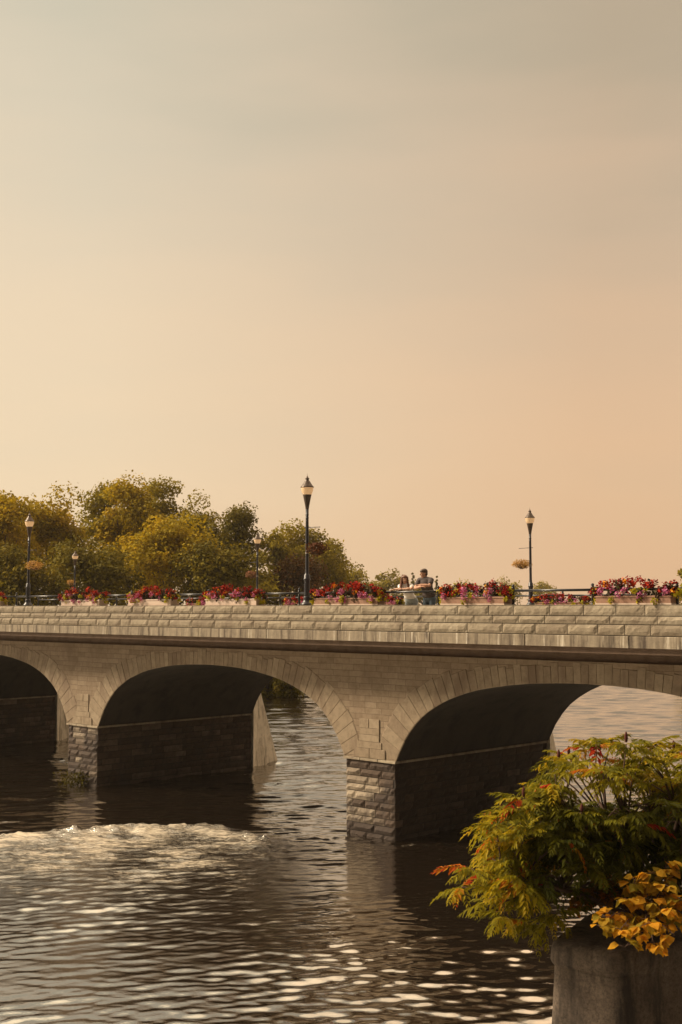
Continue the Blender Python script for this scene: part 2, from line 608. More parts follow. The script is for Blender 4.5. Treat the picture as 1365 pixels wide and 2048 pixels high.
# upstream the current is choppier
up_ = smooth(31, 42, RR)
for lam, amp, cnt in ((2.0, .020, 10), (1.25, .016, 14), (.8, .010, 16)):
    for _ in range(cnt):
        l = lam * wr.uniform(.75, 1.3); th = R(94) + wr.normal(0, .5); k = 2 * math.pi / l
        fd = np.clip((l / step - 2.5) / 3.0, 0, 1) * up_
        H += fd * amp * 1.2 / math.sqrt(cnt) * np.sin(k * (WX * math.cos(th) + WY * math.sin(th)) + wr.uniform(0, 6.28) + .5 * np.sin(WX * .4))

# the standing wave below the middle arch: crest line found from the survey
crest_px = [(-260, 1690), (-120, 1674), (0, 1664), (120, 1656), (250, 1648), (360, 1646), (450, 1655), (530, 1669), (600, 1679), (660, 1682)]
crest = np.array([on_level(x, y, .12)[:2] for x, y in crest_px])
order = np.argsort(crest[:, 0])
cx, cy = crest[order, 0], crest[order, 1]
yc = np.interp(WX, cx, cy) + .12 * vnoise(WX, WX * 0, 1.3, 21, 8)
inside = smooth(cx[0] - 3, cx[0] + 3, WX) * smooth(cx[-1] + .2, cx[-1] - 2.2, WX)
near = yc - WY                          # metres downstream of the crest
hump = np.where(near < 0, np.exp(-(near / .35) ** 2), np.exp(-(near / 1.3) ** 2)) * inside
taper = np.interp(WX, [cx[0], cx[0] + 5, -6.5, -4.0, -2.2, -.4], [.05, .06, .08, .10, .08, .03])
turb = vnoise(WX, WY, .55, 31, 16) * .5 + vnoise(WX, WY, .28, 32, 16) * .35
H += hump * taper * (1 + .25 * vnoise(WX, WY, 1.1, 33))
wake = np.where(near < 0, np.exp(-(near / .3) ** 2), np.exp(-near / 4.5)) * inside
H += turb * (.030 * wake + .035 * hump) * np.clip(.9 + .5 * vnoise(WX, WY, 2.2, 34), .2, 1.8)
foam = np.where(near < 0, .58 * np.exp(-(near / .2) ** 2), np.interp(near, [0, .4, 1.5, 3, 5, 7.5, 11], [.58, .56, .53, .50, .46, .38, .15])) * inside
foam *= np.clip(1 + .12 * vnoise(WX, WY, 2.4, 35) + .10 * vnoise(WX * .5, WY * 1.6, 1.0, 36), .55, 1.25)
foam *= np.interp(WX, [cx[0], -10, -6, -3.6, -2.0, -.5], [.85, .96, 1.0, 1.0, .82, .6])
# broken water round the piers and under the right arch
for (px, py, rx, ry, a) in ((800, 1690, 2.0, .4, .45), (900, 1692, 1.6, .35, .36), (490, 1548, 1.3, .5, .46), (535, 1528, .9, .7, .42), (690, 1676, .8, .35, .25), (70, 1590, 2.2, .4, .32), (130, 1520, 1.4, 1.0, .2)):
    q = on_level(px, py, 0)
    g = np.exp(-((WX - q[0]) / rx) ** 2 - ((WY - q[1]) / ry) ** 2)
    foam = np.maximum(foam, a * g)
    H += g * turb * .05
chop = np.clip(.02 + .5 * wake + .3 * foam, 0, 1)
grid_mesh('river_water', np.stack([WX, WY, H], -1), M['water'], None, {'foam': foam, 'chop': chop, 'ripple': .10 + .25 * smooth(27, 46, RR)})['kind'] = 'structure'


# ------------------------------------------------------------------ the bridge
SP, CR, TOP, BOT = 2.15, 4.52, 6.41, 5.45
HALF, PERIOD, PIER0 = 6.06, 14.08, -23.03
T0, T1, TB = 1.2, 8.5, 11.3
FACE_TOP = 5.05
bridge = empty('stone_arch_bridge', BRIDGE_LOC, BRIDGE_ROT)
tag(bridge, 'pale stone arch bridge spanning the dark river', 'bridge')

# arch profile (u, v) measured from the photograph, smoothed
tab = np.array([(0, 1), (.124, .993), (.25, .976), (.36, .947), (.45, .912), (.5437, .868), (.62, .812), (.684, .757), (.75, .682), (.812, .59), (.862, .497), (.909, .375), (.955, .215), (1, 0)])
full = np.concatenate([tab[::-1] * [-1, 1], tab[1:]])
seg = np.concatenate([[0], np.cumsum(np.hypot(np.diff(full[:, 0]) * HALF, np.diff(full[:, 1]) * (CR - SP)))])


def arch_pt(q):
    """q in 0..1 along the curve -> offset s, z, normal"""
    l = q * seg[-1]
    u = np.interp(l, seg, full[:, 0]); v = np.interp(l, seg, full[:, 1])
    e = .25
    du = np.interp(min(l + e, seg[-1]), seg, full[:, 0]) - np.interp(max(l - e, 0), seg, full[:, 0])
    dv = np.interp(min(l + e, seg[-1]), seg, full[:, 1]) - np.interp(max(l - e, 0), seg, full[:, 1])
    d = np.array([du * HALF, dv * (CR - SP)]); d /= np.linalg.norm(d)
    return u * HALF, SP + v * (CR - SP), (-d[1], d[0])


def rock_panel(mb, org, au, av, an, length, courses, lrange, amp, joint=.012, tint=lambda u, v: random.random(), cell=.16, seed=0, chip=.012):
    """rock-faced blocks laid in courses on a plane; au, av, an: unit axes"""
    rd = random.Random(seed)
    org, au, av, an = Vector(org), Vector(au), Vector(av), Vector(an)
    z = 0
    for ci, h in enumerate(courses):
        u = -rd.uniform(0, lrange[0])
        while u < length:
            l = rd.uniform(*lrange)
            a, b = max(u, 0) + joint / 2, min(u + l, length) - joint / 2
            u += l
            if b - a < .06: continue
            nu, nv = max(2, round((b - a) / cell)), max(2, round(h / cell))
            z0, z1 = z + joint / 2, z + h - joint / 2
            base = rd.uniform(0, amp * .5)
            sl = rd.uniform(-.25, .25) * amp
            vs, fs = [], []
            for i in range(nu + 1):
                for j in range(nv + 1):
                    p = org + au * (a + (b - a) * i / nu) + av * (z0 + (z1 - z0) * j / nv)
                    ed = i in (0, nu) or j in (0, nv)
                    k = mnoise.noise(p * 3.1 + Vector((seed, 0, 0))) * .8 + mnoise.noise(p * 8.3) * .5
                    d = base * .4 if ed else base + amp * (.55 + .6 * k) + sl * (j / nv - .5)
                    if not ed:
                        p = p + au * rd.uniform(-.02, .02) + av * rd.uniform(-.015, .015)
                    vs.append(p + an * max(d, 0))
            for i in range(nu):
                for j in range(nv):
                    q = i * (nv + 1) + j
                    fs.append((q, q + nv + 1, q + nv + 2, q + 1))
            # sides back into the joint
            ring = [i * (nv + 1) for i in range(nu + 1)] + [nu * (nv + 1) + j for j in range(1, nv + 1)] + \
                   [i * (nv + 1) + nv for i in range(nu - 1, -1, -1)] + [j for j in range(nv - 1, 0, -1)]
            nb = len(vs)
            for r_ in ring:
                vs.append(vs[r_] - an * (.03 + base * .4))
            for i in range(len(ring)):
                k = (i + 1) % len(ring)
                fs.append((ring[k], ring[i], nb + i, nb + k))
            t = tint((a + b) / 2, (z0 + z1) / 2)
            mb.add(vs, fs, min(1, max(0, t)))
        z += h


S0, S1 = -66.0, 6.0
# parapet: three rock-faced courses
mb = MB()
rock_panel(mb, (S0, 0, BOT + .27), (1, 0, 0), (0, 0, 1), (0, -1, 0), S1 - S0, [.25, .19, .245], (.5, 1.3), .036, .018, lambda u, v: random.gauss(.5, .25), .085, 5)
mb.build('parapet', M['parapet'], bridge)
mb = MB()
mb.box(S0, S1, .012, .55, BOT + .272, TOP - .006)
mb.build('parapet_core', M['parapet_joint'], bridge)
mb = MB()
mb.box(S0, S1, -.004, .58, TOP - .004, TOP + .004, .6)
mb.build('parapet_coping', M['parapet'], bridge)
mb = MB()
x = S0
while x < S1:
    l = random.uniform(2.2, 3.4)
    mb.cbox(x + .006, min(x + l, S1) - .006, -.045, .6, BOT, BOT + .262, .012, random.random())
    x += l
mb.build('string_course', M['cornice'], bridge)
# deck slab and beam under the overhang
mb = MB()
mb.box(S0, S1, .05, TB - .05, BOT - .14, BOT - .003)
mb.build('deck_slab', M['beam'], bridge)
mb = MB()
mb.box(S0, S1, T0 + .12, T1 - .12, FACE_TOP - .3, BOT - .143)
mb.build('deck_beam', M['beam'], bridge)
mb = MB()
mb.box(S0, S1, .6, 2.9, BOT + .003, 5.67)
mb.box(S0, S1, TB - 2.9, TB - .6, BOT + .003, 5.67)
mb.build('sidewalk', M['walk'], bridge)
mb = MB()
mb.box(S0, S1, 2.903, TB - 2.903, BOT + .003, 5.53)
mb.build('roadway', M['asphalt'], bridge)
mb = MB()
mb.box(S0, S1, TB - .58, TB, BOT + .003, TOP)
mb.build('rear_parapet', M['parapet'], bridge)

centres = [PIER0 - 2 * PERIOD - PERIOD / 2 + k * PERIOD for k in range(0, 5)]   # arch centres
piers = [PIER0 + k * PERIOD for k in (-3, -2, -1, 0, 1, 2)]
NQ = 96
mb = MB()
for tt in (T0, T1):
    for c in centres:
        low, up = [], []
        for i in range(NQ + 1):
            s_, z_, _ = arch_pt(i / NQ)
            low.append((c + s_, tt, z_)); up.append((c + s_, tt, FACE_TOP))
        mb.add(low + up, [(i, i + 1, NQ + 2 + i, NQ + 1 + i) for i in range(NQ)])
    for p in piers:
        mb.add([(p - .98, tt, SP), (p + .98, tt, SP), (p + .98, tt, FACE_TOP), (p - .98, tt, FACE_TOP)], [(0, 1, 2, 3)])
# ledge on top of the facing
for a_, b_ in ((T0, T0 + .12), (T1 - .12, T1)):
    mb.add([(S0, a_, FACE_TOP), (S1, a_, FACE_TOP), (S1, b_, FACE_TOP), (S0, b_, FACE_TOP)], [(0, 1, 2, 3)])
mb.build('spandrel_wall', M['spandrel'], bridge, recalc=False)

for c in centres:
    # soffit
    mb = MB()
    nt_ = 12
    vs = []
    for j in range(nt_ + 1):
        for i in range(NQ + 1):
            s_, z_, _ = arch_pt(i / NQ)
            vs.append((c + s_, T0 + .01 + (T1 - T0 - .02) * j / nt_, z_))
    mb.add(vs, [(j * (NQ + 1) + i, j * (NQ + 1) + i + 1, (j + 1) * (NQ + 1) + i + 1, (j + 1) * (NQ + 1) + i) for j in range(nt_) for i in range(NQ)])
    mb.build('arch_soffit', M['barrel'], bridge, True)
    # voussoirs
    mb = MB()
    nv = 55
    rd = random.Random(int(c * 10))
    edges = [0]
    for i in range(nv):
        edges.append(edges[-1] + 1 + .55 * abs(2 * (i + .5) / nv - 1) ** 2)
    edges = [e / edges[-1] for e in edges]
    for i in range(nv):
        g = .004 / seg[-1]
        q0, q1 = edges[i] + g, edges[i + 1] - g
        x_ = abs(q0 + q1 - 1)
        dep = .46 + .34 * smooth(.25, .85, np.array(x_)) + rd.choice([-.04, 0, .05])
        pts = []
        for q, k in ((q0, 0), (q1, 0), (q1, 1), (q0, 1)):
            s_, z_, n_ = arch_pt(q)
            if k:
                s2, z2 = s_ + n_[0] * dep, z_ + n_[1] * dep
                lim = PERIOD / 2 - .385
                if abs(s2) > lim:
                    f_ = (lim - abs(s_)) / max(1e-6, abs(s2) - abs(s_))
                    s2, z2 = s_ + (s2 - s_) * f_, z_ + (z2 - z_) * f_
                z2 = min(z2, FACE_TOP - .012 + .0 * k)
                s_, z_ = s2, z2
            pts.append((c + s_, z_))
        pr = .008 + rd.uniform(0, .008)
        cx_ = sum(p[0] for p in pts) / 4; cz_ = sum(p[1] for p in pts) / 4
        back = [(x, T0 + .03, z) for x, z in pts]
        mid_ = [(x, T0 - pr + .008, z) for x, z in pts]
        frn = [(cx_ + (x - cx_) * .955, T0 - pr, cz_ + (z - cz_) * .955) for x, z in pts]
        mb.rings([back, mid_, frn], tint=min(1, max(0, rd.gauss(.5, .22))))
    mb.build('arch_ring', M['ring'], bridge)

PIER_COURSES = [.29, .22, .2, .23, .2, .22, .21, .24, .2, .22, .21, .24]      # from z=-.6 up


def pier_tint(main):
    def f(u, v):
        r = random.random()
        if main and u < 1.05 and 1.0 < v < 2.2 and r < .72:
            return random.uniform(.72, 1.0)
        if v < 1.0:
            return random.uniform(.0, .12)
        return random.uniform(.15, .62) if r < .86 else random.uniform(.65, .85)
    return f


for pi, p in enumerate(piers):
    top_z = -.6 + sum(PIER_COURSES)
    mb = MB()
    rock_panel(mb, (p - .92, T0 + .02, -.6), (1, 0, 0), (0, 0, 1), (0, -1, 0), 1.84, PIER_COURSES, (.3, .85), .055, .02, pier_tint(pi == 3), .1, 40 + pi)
    dark = (lambda u, v: random.uniform(0, .34) if random.random() < .93 else random.uniform(.4, .55)) if pi == 3 else (lambda u, v: random.uniform(.2, .62))  # middle pier's sides tinted darker: shade inside the arch put into the stone
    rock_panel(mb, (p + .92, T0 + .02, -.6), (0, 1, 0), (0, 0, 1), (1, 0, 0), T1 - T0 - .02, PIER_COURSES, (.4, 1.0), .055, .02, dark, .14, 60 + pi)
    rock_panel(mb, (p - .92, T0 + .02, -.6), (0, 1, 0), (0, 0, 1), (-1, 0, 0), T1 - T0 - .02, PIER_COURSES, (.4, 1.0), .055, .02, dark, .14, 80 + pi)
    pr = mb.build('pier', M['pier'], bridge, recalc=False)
    mb = MB()
    mb.box(p - .915, p + .915, T0 + .03, T1, -2.3, top_z - .002)
    mb.build('pier_core', M['pier_core'], pr)
    mb = MB()
    zt = top_z + .002
    xs = [-1.0, -.34, .33, 1.0]
    for a_, b_ in zip(xs[:-1], xs[1:]):
        mb.cbox(p + a_ + .005, p + b_ - .005, T0 - .05, T0 + .5, zt, SP - .004, .012, random.uniform(.3, .9))
    y_ = T0 + .5
    while y_ < T1 - .01:
        y2 = min(y_ + random.uniform(.7, 1.1), T1)
        for a_, b_ in ((-1.0, -.5), (.5, 1.0)):
            mb.cbox(p + a_, p + b_, y_ + .005, y2 - .005, zt, SP - .004, .012, random.uniform(0, .5))
        y_ = y2
    mb.build('impost_course', M['cap'], bridge)
    # stones of the panel between the two arch rings
    mb = MB()
    z_ = SP + .005
    for h, ww in ((.27, .60), (.19, .47), (.19, .3835), (.18, .3835), (.26, .3835)):
        ns = 2 if h > .25 else 1
        cut = random.uniform(-.1, .1)
        xs = [-ww, cut, ww] if ns == 2 else [-ww, ww]
        for a_, b_ in zip(xs[:-1], xs[1:]):
            mb.cbox(p + a_ + .006, p + b_ - .006, T0 - .03, T0 + .03, z_ + .005, z_ + h - .005, .008, random.uniform(.2, .8))
        z_ += h
    mb.build('pier_panel', M['ring'], bridge)
    # raked concrete cutwater upstream
    mb = MB()
    b0 = [(p - .97, T1 + .05, -2), (p + 1.0, T1 + .05, -2), (p + .25, T1 + 2.75, -2), (p - .25, T1 + 2.75, -2)]
    b1 = [(p - .97, T1 + .05, 3.2), (p + 1.0, T1 + .05, 3.2), (p + .2, T1 + 1.05, 3.2), (p - .2, T1 + 1.05, 3.2)]
    mb.rings([b0, b1])
    b2 = [(x + (.05 if x > p else -.05), y + (.05 if y > T1 + .5 else 0), 3.203) for x, y, z in b1]
    mb.rings([b2, [(x, y, 3.31) for x, y, z in b2]], tint=.9)
    mb.build('cutwater', M['fin'], bridge)

# abutment / bank wall beyond the left arches
mb = MB()
wl = empty('bank_retaining_wall', world_of(-58.5, 13, 0), BRIDGE_ROT)
tag(wl, 'dark stone retaining wall on the far bank seen through the left arch', 'wall')
rock_panel(mb, (0, 0, -.6), (1, 0, 0), (0, 0, 1), (0, -1, 0), 10, [.3] * 12, (.5, 1.2), .06, .02, lambda u, v: random.uniform(.05, .6), .2, 99)
o = mb.build('stonework', M['pier'], wl, recalc=False)
mb = MB(); mb.box(0, 10, .02, .8, -2.2, 3.0); mb.build('wall_core', M['pier_core'], wl)

# ------------------------------------------------------------------ railings
RAIL_T, RAIL_Z = .3, TOP + .36


def railing(name, label, t_, posts, s_end, kname='railing'):
    root = empty(name, world_of(posts[0], t_, TOP + .004), BRIDGE_ROT)
    tag(root, label, 'railing')
    for s_ in posts:
        x = s_ - posts[0]
        m_ = MB()
        m_.lathe([(.062, 0), (.062, .012), (.036, .02), (.034, .05), (.034, .40), (.043, .405), (.043, .42), (.025, .43), (.038, .455), (.030, .485), (.008, .50)], 12, (x, 0, 0))
        m_.build('post', M['black'], root, True)
    m_ = MB()
    for a_, b_ in zip(posts[:-1], posts[1:]):
        m_.tube([(a_ - posts[0] + .03, 0, .345), ((a_ + b_) / 2 - posts[0], 0, .345), (b_ - posts[0] - .03, 0, .345)], .031, 8)
    m_.build('top_rail', M['black'], root, True)
    return root


front_px = [(-150), (-60), 34, 125, 194, 264, 334, 418, 503, 599, 748, 877, 1027, 1186, 1355]
front_s = [on_bridge(x, 1190, RAIL_T)[0] for x in front_px] + [-10.6, -8.3, -6.0]
railing('bridge_railing', 'black pipe railing along the near edge of the bridge', RAIL_T, front_s, S1)
rear_s = [-56 + 2.35 * i for i in range(19)]
REAR_T = TB - .3
railing('bridge_railing', 'black railing on the far side of the bridge behind the couple', REAR_T, rear_s, S1)


# ------------------------------------------------------------------ street lamps and hanging baskets
M['globe'] = None


def globe_mat():
    m, t, b = nodes_of('lamp_globe')
    b.inputs['Base Color'].default_value = (.88, .68, .44, 1)
    b.inputs['Roughness'].default_value = .12
    b.inputs['Coat Weight'].default_value = .4
    tr = t.nodes.new('ShaderNodeBsdfTranslucent'); tr.inputs['Color'].default_value = (.95, .78, .58, 1)
    b.inputs['Emission Color'].default_value = (1, .66, .34, 1); b.inputs['Emission Strength'].default_value = .22
    ms = t.nodes.new('ShaderNodeMixShader'); ms.inputs[0].default_value = .3
    t.links.new(b.outputs[0], ms.inputs[1]); t.links.new(tr.outputs[0], ms.inputs[2])
    t.links.new(ms.outputs[0], t.nodes['Material Output'].inputs['Surface'])
    return m


M['globe'] = globe_mat()


def copy_tree(o, parent=None):
    c = o.copy(); COL.objects.link(c)
    if parent is not None: c.parent = parent
    for chd in list(o.children):
        copy_tree(chd, c)
    return c


def make_lamp():
    root = empty('street_lamp', (0, 0, 0))
    m_ = MB(); m_.lathe([(.185, 0), (.185, .035), (.16, .06), (.115, .12), (.104, .15), (.108, .2), (.104, .23), (.094, .25)], 12)
    m_.build('base', M['iron'], root, True)
    m_ = MB(); m_.lathe([(.09, .25), (.085, .30), (.083, .70), (.104, .725), (.104, .745), (.086, .765), (.086, .85), (.07, .865), (.056, .90), (.050, 1.0), (.046, 2.2), (.042, 2.46), (.05, 2.465), (.05, 2.485), (.042, 2.49), (.042, 2.545), (.05, 2.55), (.05, 2.57), (.043, 2.575), (.046, 2.72)], 14)
    m_.build('post', M['iron'], root, True)
    m_ = MB(); m_.lathe([(.046, 2.72), (.058, 2.80), (.082, 2.93), (.112, 3.08), (.120, 3.12), (.128, 3.13)], 16)
    m_.build('lamp_holder', M['cap_metal'], root, True)
    m_ = MB(); m_.lathe([(.118, 3.131), (.145, 3.18), (.168, 3.25), (.176, 3.31), (.176, 3.338)], 20)
    m_.build('globe', M['globe'], root, True)
    m_ = MB(); m_.lathe([(.192, 3.339), (.194, 3.352), (.165, 3.385), (.145, 3.41), (.115, 3.455), (.08, 3.51), (.048, 3.555), (.046, 3.57), (.066, 3.59), (.05, 3.605), (.03, 3.63), (.016, 3.665), (.006, 3.67), (.004, 3.74)], 16)
    m_.build('cap', M['cap_metal'], root, True)
    m_ = MB(); m_.tube([(-.10, 0, 2.2), (.2, 0, 2.197), (.5, 0, 2.19)], [.011, .011, .009], 6); m_.ball((-.105, 0, 2.2), .018, 8, 6); m_.ball((.505, 0, 2.19), .016, 8, 6)
    m_.build('banner_arm', M['iron'], root, True)
    for z in (1.46, 1.53):
        m_ = MB(); m_.lathe([(.052, z), (.054, z + .004), (.054, z + .012), (.052, z + .016)], 14)
        m_.build('clamp_band', M['band'], root, True)
    m_ = MB(); m_.tube([(.03, 0, 1.53), (.12, 0, 1.56), (.2, 0, 1.60)], .011, 6)
    m_.build('basket_bracket', M['iron'], root, True)
    return root


def leaf_quads(P, Nrm, size, rg, aspect=.55):
    """rhombic leaves at P facing about Nrm"""
    n = len(P)
    a = rg.normal(size=(n, 3)); a -= (a * Nrm).sum(1, keepdims=True) * Nrm
    a /= np.linalg.norm(a, axis=1, keepdims=True) + 1e-9
    b = np.cross(Nrm, a)
    sz = size * rg.uniform(.6, 1.35, (n, 1))
    return np.stack([P - a * sz * .5, P + b * sz * .5 * aspect, P + a * sz * .5, P - b * sz * .5 * aspect], 1)


def rand_dirs(rg, n):
    v = rg.normal(size=(n, 3))
    return v / np.linalg.norm(v, axis=1, keepdims=True)


M['basket_leaf'] = leafmat('basket_leaves', [(0, (.22, .13, .05)), (.5, (.44, .28, .12)), (1, (.65, .42, .24))], .35)
M['basket_dark'] = leafmat('basket_dark_leaves', [(0, (.05, .022, .012)), (.5, (.10, .045, .022)), (1, (.2, .08, .05))], .25)
M['basket_pink'] = leafmat('basket_pink_leaves', [(0, (.10, .075, .03)), (.5, (.24, .14, .08)), (1, (.42, .16, .16))], .3)
M['coco'] = plain('coir_liner', (.10, .06, .035), .95, var=.3, scale=20)


def make_basket(loc, label, mat, seed, sc=1.0, rx=.34):
    rg = np.random.default_rng(seed)
    root = empty('hanging_basket', loc, BRIDGE_ROT)
    root.scale = (sc, sc, sc)
    tag(root, label, 'hanging basket', 'hanging baskets on the lamp posts')
    m_ = MB(); m_.lathe([(.02, -.16), (.1, -.145), (.17, -.09), (.2, -.02), (.205, 0), (.19, .0)], 14)
    m_.build('bowl', M['coco'], root, True)
    n = 900
    d = rand_dirs(rg, n)
    P = d * np.array([rx, .28, .17]) * rg.uniform(.55, 1.08, (n, 1)) + np.array([0, 0, .02])
    P += .03 * np.stack([np.sin(P[:, 1] * 30), np.sin(P[:, 2] * 33), np.sin(P[:, 0] * 28)], 1)
    Nr = d + rg.normal(size=(n, 3)) * .7; Nr /= np.linalg.norm(Nr, axis=1, keepdims=True)
    q = leaf_quads(P, Nr, .06, rg, .6)
    # trailing sprigs
    quads_mesh('trailing_plant', q.reshape(-1, 3), np.clip(rg.normal(.5, .25, n), 0, 1), mat, root)
    return root


lamps = [  # px, t, scale-to-match y top, side of basket, label, basket label
    (615, RAIL_T, 947, 1, 'tallest black street lamp standing on the near parapet beside the red flower planters', 'dark brown hanging basket on the tallest lamp post', 'basket_dark'),
    (60, RAIL_T, 1023, 1, 'black street lamp on the near parapet at the far left in front of golden trees', 'sunlit blond hanging basket on the leftmost lamp post', 'basket_leaf'),
    (1060, REAR_T, 1015, -1, 'slim black street lamp against open sky on the far side of the bridge', 'wide shaggy hanging basket against open sky right of the couple', 'basket_leaf'),
    (515.5, REAR_T, 1063, -1, 'street lamp on the far side of the bridge between two tree groups', 'pinkish hanging basket on the lamp post between two tree groups', 'basket_pink'),
    (151, REAR_T, 1100, -1, 'smallest street lamp in front of the dark trees left of centre', 'small green hanging basket on the smallest lamp post', 'basket_leaf'),
]
proto = make_lamp()
for i, (px, t_, ytop, side, lab, blab, bm_) in enumerate(lamps):
    s_, ztop = on_bridge(px, ytop, t_)
    o = proto if i == 0 else copy_tree(proto)
    sc = (ztop - (TOP + .004)) / 3.74
    o.location = world_of(s_, t_, TOP + .004)
    o.rotation_euler = (0, 0, BRIDGE_ROT if side > 0 else BRIDGE_ROT + math.pi)
    o.scale = (max(sc, .9),) * 2 + (sc,)
    tag(o, lab, 'street lamp', 'street lamps on the bridge')
    off = .40 * sc * side
    make_basket(world_of(s_ + off, t_, TOP + 1.57 * sc), blab, M[bm_], 200 + i, sc, .40 if px in (1060, 60) else .33)

# ------------------------------------------------------------------ planters
M['fl_red'] = leafmat('red_petals', [(0, (.08, .006, .008)), (.5, (.24, .012, .012)), (1, (.58, .05, .015))], .2)
M['fl_pink'] = leafmat('pink_petals', [(0, (.28, .05, .15)), (.5, (.47, .12, .28)), (1, (.66, .26, .42))], .2)
M['fl_orange'] = leafmat('orange_petals', [(0, (.55, .12, .01)), (.5, (.68, .24, .015)), (1, (.75, .42, .03))], .2)
M['fl_lime'] = leafmat('lime_leaves', [(0, (.16, .17, .012)), (.5, (.34, .31, .02)), (1, (.55, .45, .03))], .35)
M['fl_dark'] = leafmat('planter_dark_leaves', [(0, (.02, .012, .01)), (.5, (.05, .028, .02)), (1, (.08, .075, .025))], .2)


def make_planter(s0, s1, t_, label, pale, seed, boxh=.20, rise=.38, box=True, mixr=(.40, .2, .08, .18)):
    rg = np.random.default_rng(seed)
    ln = s1 - s0
    root = empty('flower_planter', world_of((s0 + s1) / 2, t_, TOP + .004), BRIDGE_ROT)
    tag(root, label, 'planter', 'flower planters along the bridge')
    a = ln / 2
    bl = a - .14
    m_ = MB()
    m_.cbox(-bl, bl, -.17, .17, .035, boxh, .012)
    m_.box(-bl - .02, bl + .02, -.185, .185, boxh - .035, boxh - .008, .4)
    b_ = m_.build('box', M['palewood'] if pale else M['wood'], root)
    m_ = MB(); m_.box(-bl - .01, bl + .01, -.18, .18, 0, .033)
    m_.build('base_board', M['palewood'], root)
    m_ = MB(); m_.box(-bl + .03, bl - .03, -.15, .15, boxh + .001, boxh + .012)
    m_.build('soil', M['soil'], root)

    def cloud(name, mat, ncl, per, zr, yr, rad, size, xr=1.0, low=0):
        Ps, Ns = [], []
        for _ in range(ncl):
            cx_ = rg.uniform(-a, a) * xr
            env = 1 - (abs(cx_) / a) ** 3 * .45
            c = np.array([cx_, rg.uniform(*yr), boxh + rg.uniform(*zr) * env])
            d = rand_dirs(rg, per)
            Ps.append(c + d * rad * rg.uniform(.4, 1.1, (per, 1)))
            nn = d + rg.normal(size=(per, 3)) * .6 + np.array([0, -.3, .3])
            Ns.append(nn / np.linalg.norm(nn, axis=1, keepdims=True))
        P, Nr = np.concatenate(Ps), np.concatenate(Ns)
        q = leaf_quads(P, Nr, size, rg, .8)
        quads_mesh(name, q.reshape(-1, 3), np.clip(rg.normal(.5, .28, len(P)), 0, 1), mat, root)

    k = ln / 1.9
    cloud('dark_foliage', M['fl_dark'], int(26 * k), 26, (-.02, rise * .75), (-.17, .17), .12, .075)
    cloud('red_blossoms', M['fl_red'], int(34 * k), 22, (.06, rise), (-.24, .16), .095, .062)
    cloud('pink_blossoms', M['fl_pink'], int(9 * k * rg.uniform(.7, 1.3)), 34, (-.08, rise * .5), (-.31, -.17), .09, .045, .85)
    cloud('orange_blossoms', M['fl_orange'], int(5 * k), 16, (.1, rise * .9), (-.22, .1), .07, .06)
    cloud('lime_foliage', M['fl_lime'], int(6 * k), 26, (-.14, rise * .35), (-.26, -.1), .085, .065)
    # yellow-green trailers at both ends
    Ps, Ns = [], []
    for e in (-1, 1):
        for _ in range(4):
            c = np.array([e * (a - .04 + rg.uniform(-.09, .05)), rg.uniform(-.15, .1), boxh + rg.uniform(-.16, rise * .45)])
            d = rand_dirs(rg, 24)
            Ps.append(c + d * .085 * rg.uniform(.4, 1.1, (24, 1)))
            nn = d + rg.normal(size=(24, 3)) * .5
            Ns.append(nn / np.linalg.norm(nn, axis=1, keepdims=True))
    P, Nr = np.concatenate(Ps), np.concatenate(Ns)
    quads_mesh('yellow_leaves', leaf_quads(P, Nr, .065, rg, .8).reshape(-1, 3), np.clip(rg.normal(.7, .25, len(P)), 0, 1), M['fl_lime'], root)
    return root


front_planters = [
    (-110, 12, True, 'flower planter cut off by the photo edge left of the leftmost lamp'),
    (127, 212, True, 'pale planter of red flowers between the two leftmost lamps, before the dark trees'),
    (260, 356, True, 'pale planter of red and purple flowers under the tallest golden tree'),
    (414, 528, True, 'pale planter of red and pink flowers left of the tallest lamp'),
    (630, 772, False, 'brown wooden planter of red and pink flowers right beside the tallest lamp'),
    (882, 1026, False, 'brown wooden planter with three pink flower clumps right of the couple'),
    (1189, 1362, False, 'long wooden planter of red and pink flowers nearest the right end of the railing'),
]
for i, (x0, x1, pale, lab) in enumerate(front_planters):
    a_, b_ = on_bridge(x0, 1195, .22)[0], on_bridge(x1, 1195, .22)[0]
    make_planter(a_, b_, .22, lab, pale, 300 + i)
rear_planters = [
    (1070, 1182, 'low planter of yellow and dark red flowers behind the railing under the open sky'),
    (752, 806, 'small planter of orange and lime flowers behind the railing left of the woman'),
    (570, 645, 'small planter of red flowers on the far side behind the tallest lamp base'),
    (380, 425, 'low red flower planter peeking from the far side between two pale planters'),
]
for i, (x0, x1, lab) in enumerate(rear_planters):
    a_, b_ = on_bridge(x0, 1195, REAR_T)[0], on_bridge(x1, 1195, REAR_T)[0]
    make_planter(a_, b_, REAR_T - .02, lab, False, 340 + i, .12, .24)

# ------------------------------------------------------------------ the couple
M['skin'] = plain('skin', (.50, .27, .17), .55, var=.06, scale=6)
M['tee_white'] = plain('white_cotton', (.86, .84, .81), .85, var=.05)
M['tee_dark'] = plain('dark_cotton', (.075, .058, .055), .85, var=.12)
M['jeans_pale'] = plain('pale_denim', (.36, .41, .43), .85, var=.15, scale=14)
M['jeans_dark'] = plain('blue_denim', (.10, .14, .18), .85, var=.15, scale=14)
M['hair_w'] = plain('auburn_hair', (.13, .045, .02), .45, var=.4, scale=30)
M['hair_m'] = plain('brown_hair', (.07, .038, .022), .5, var=.4, scale=30)
M['shoe'] = plain('shoe', (.25, .23, .21), .7)
M['eye'] = plain('eye', (.03, .02, .015), .25)
M['lip'] = plain('lip', (.40, .14, .11), .5)


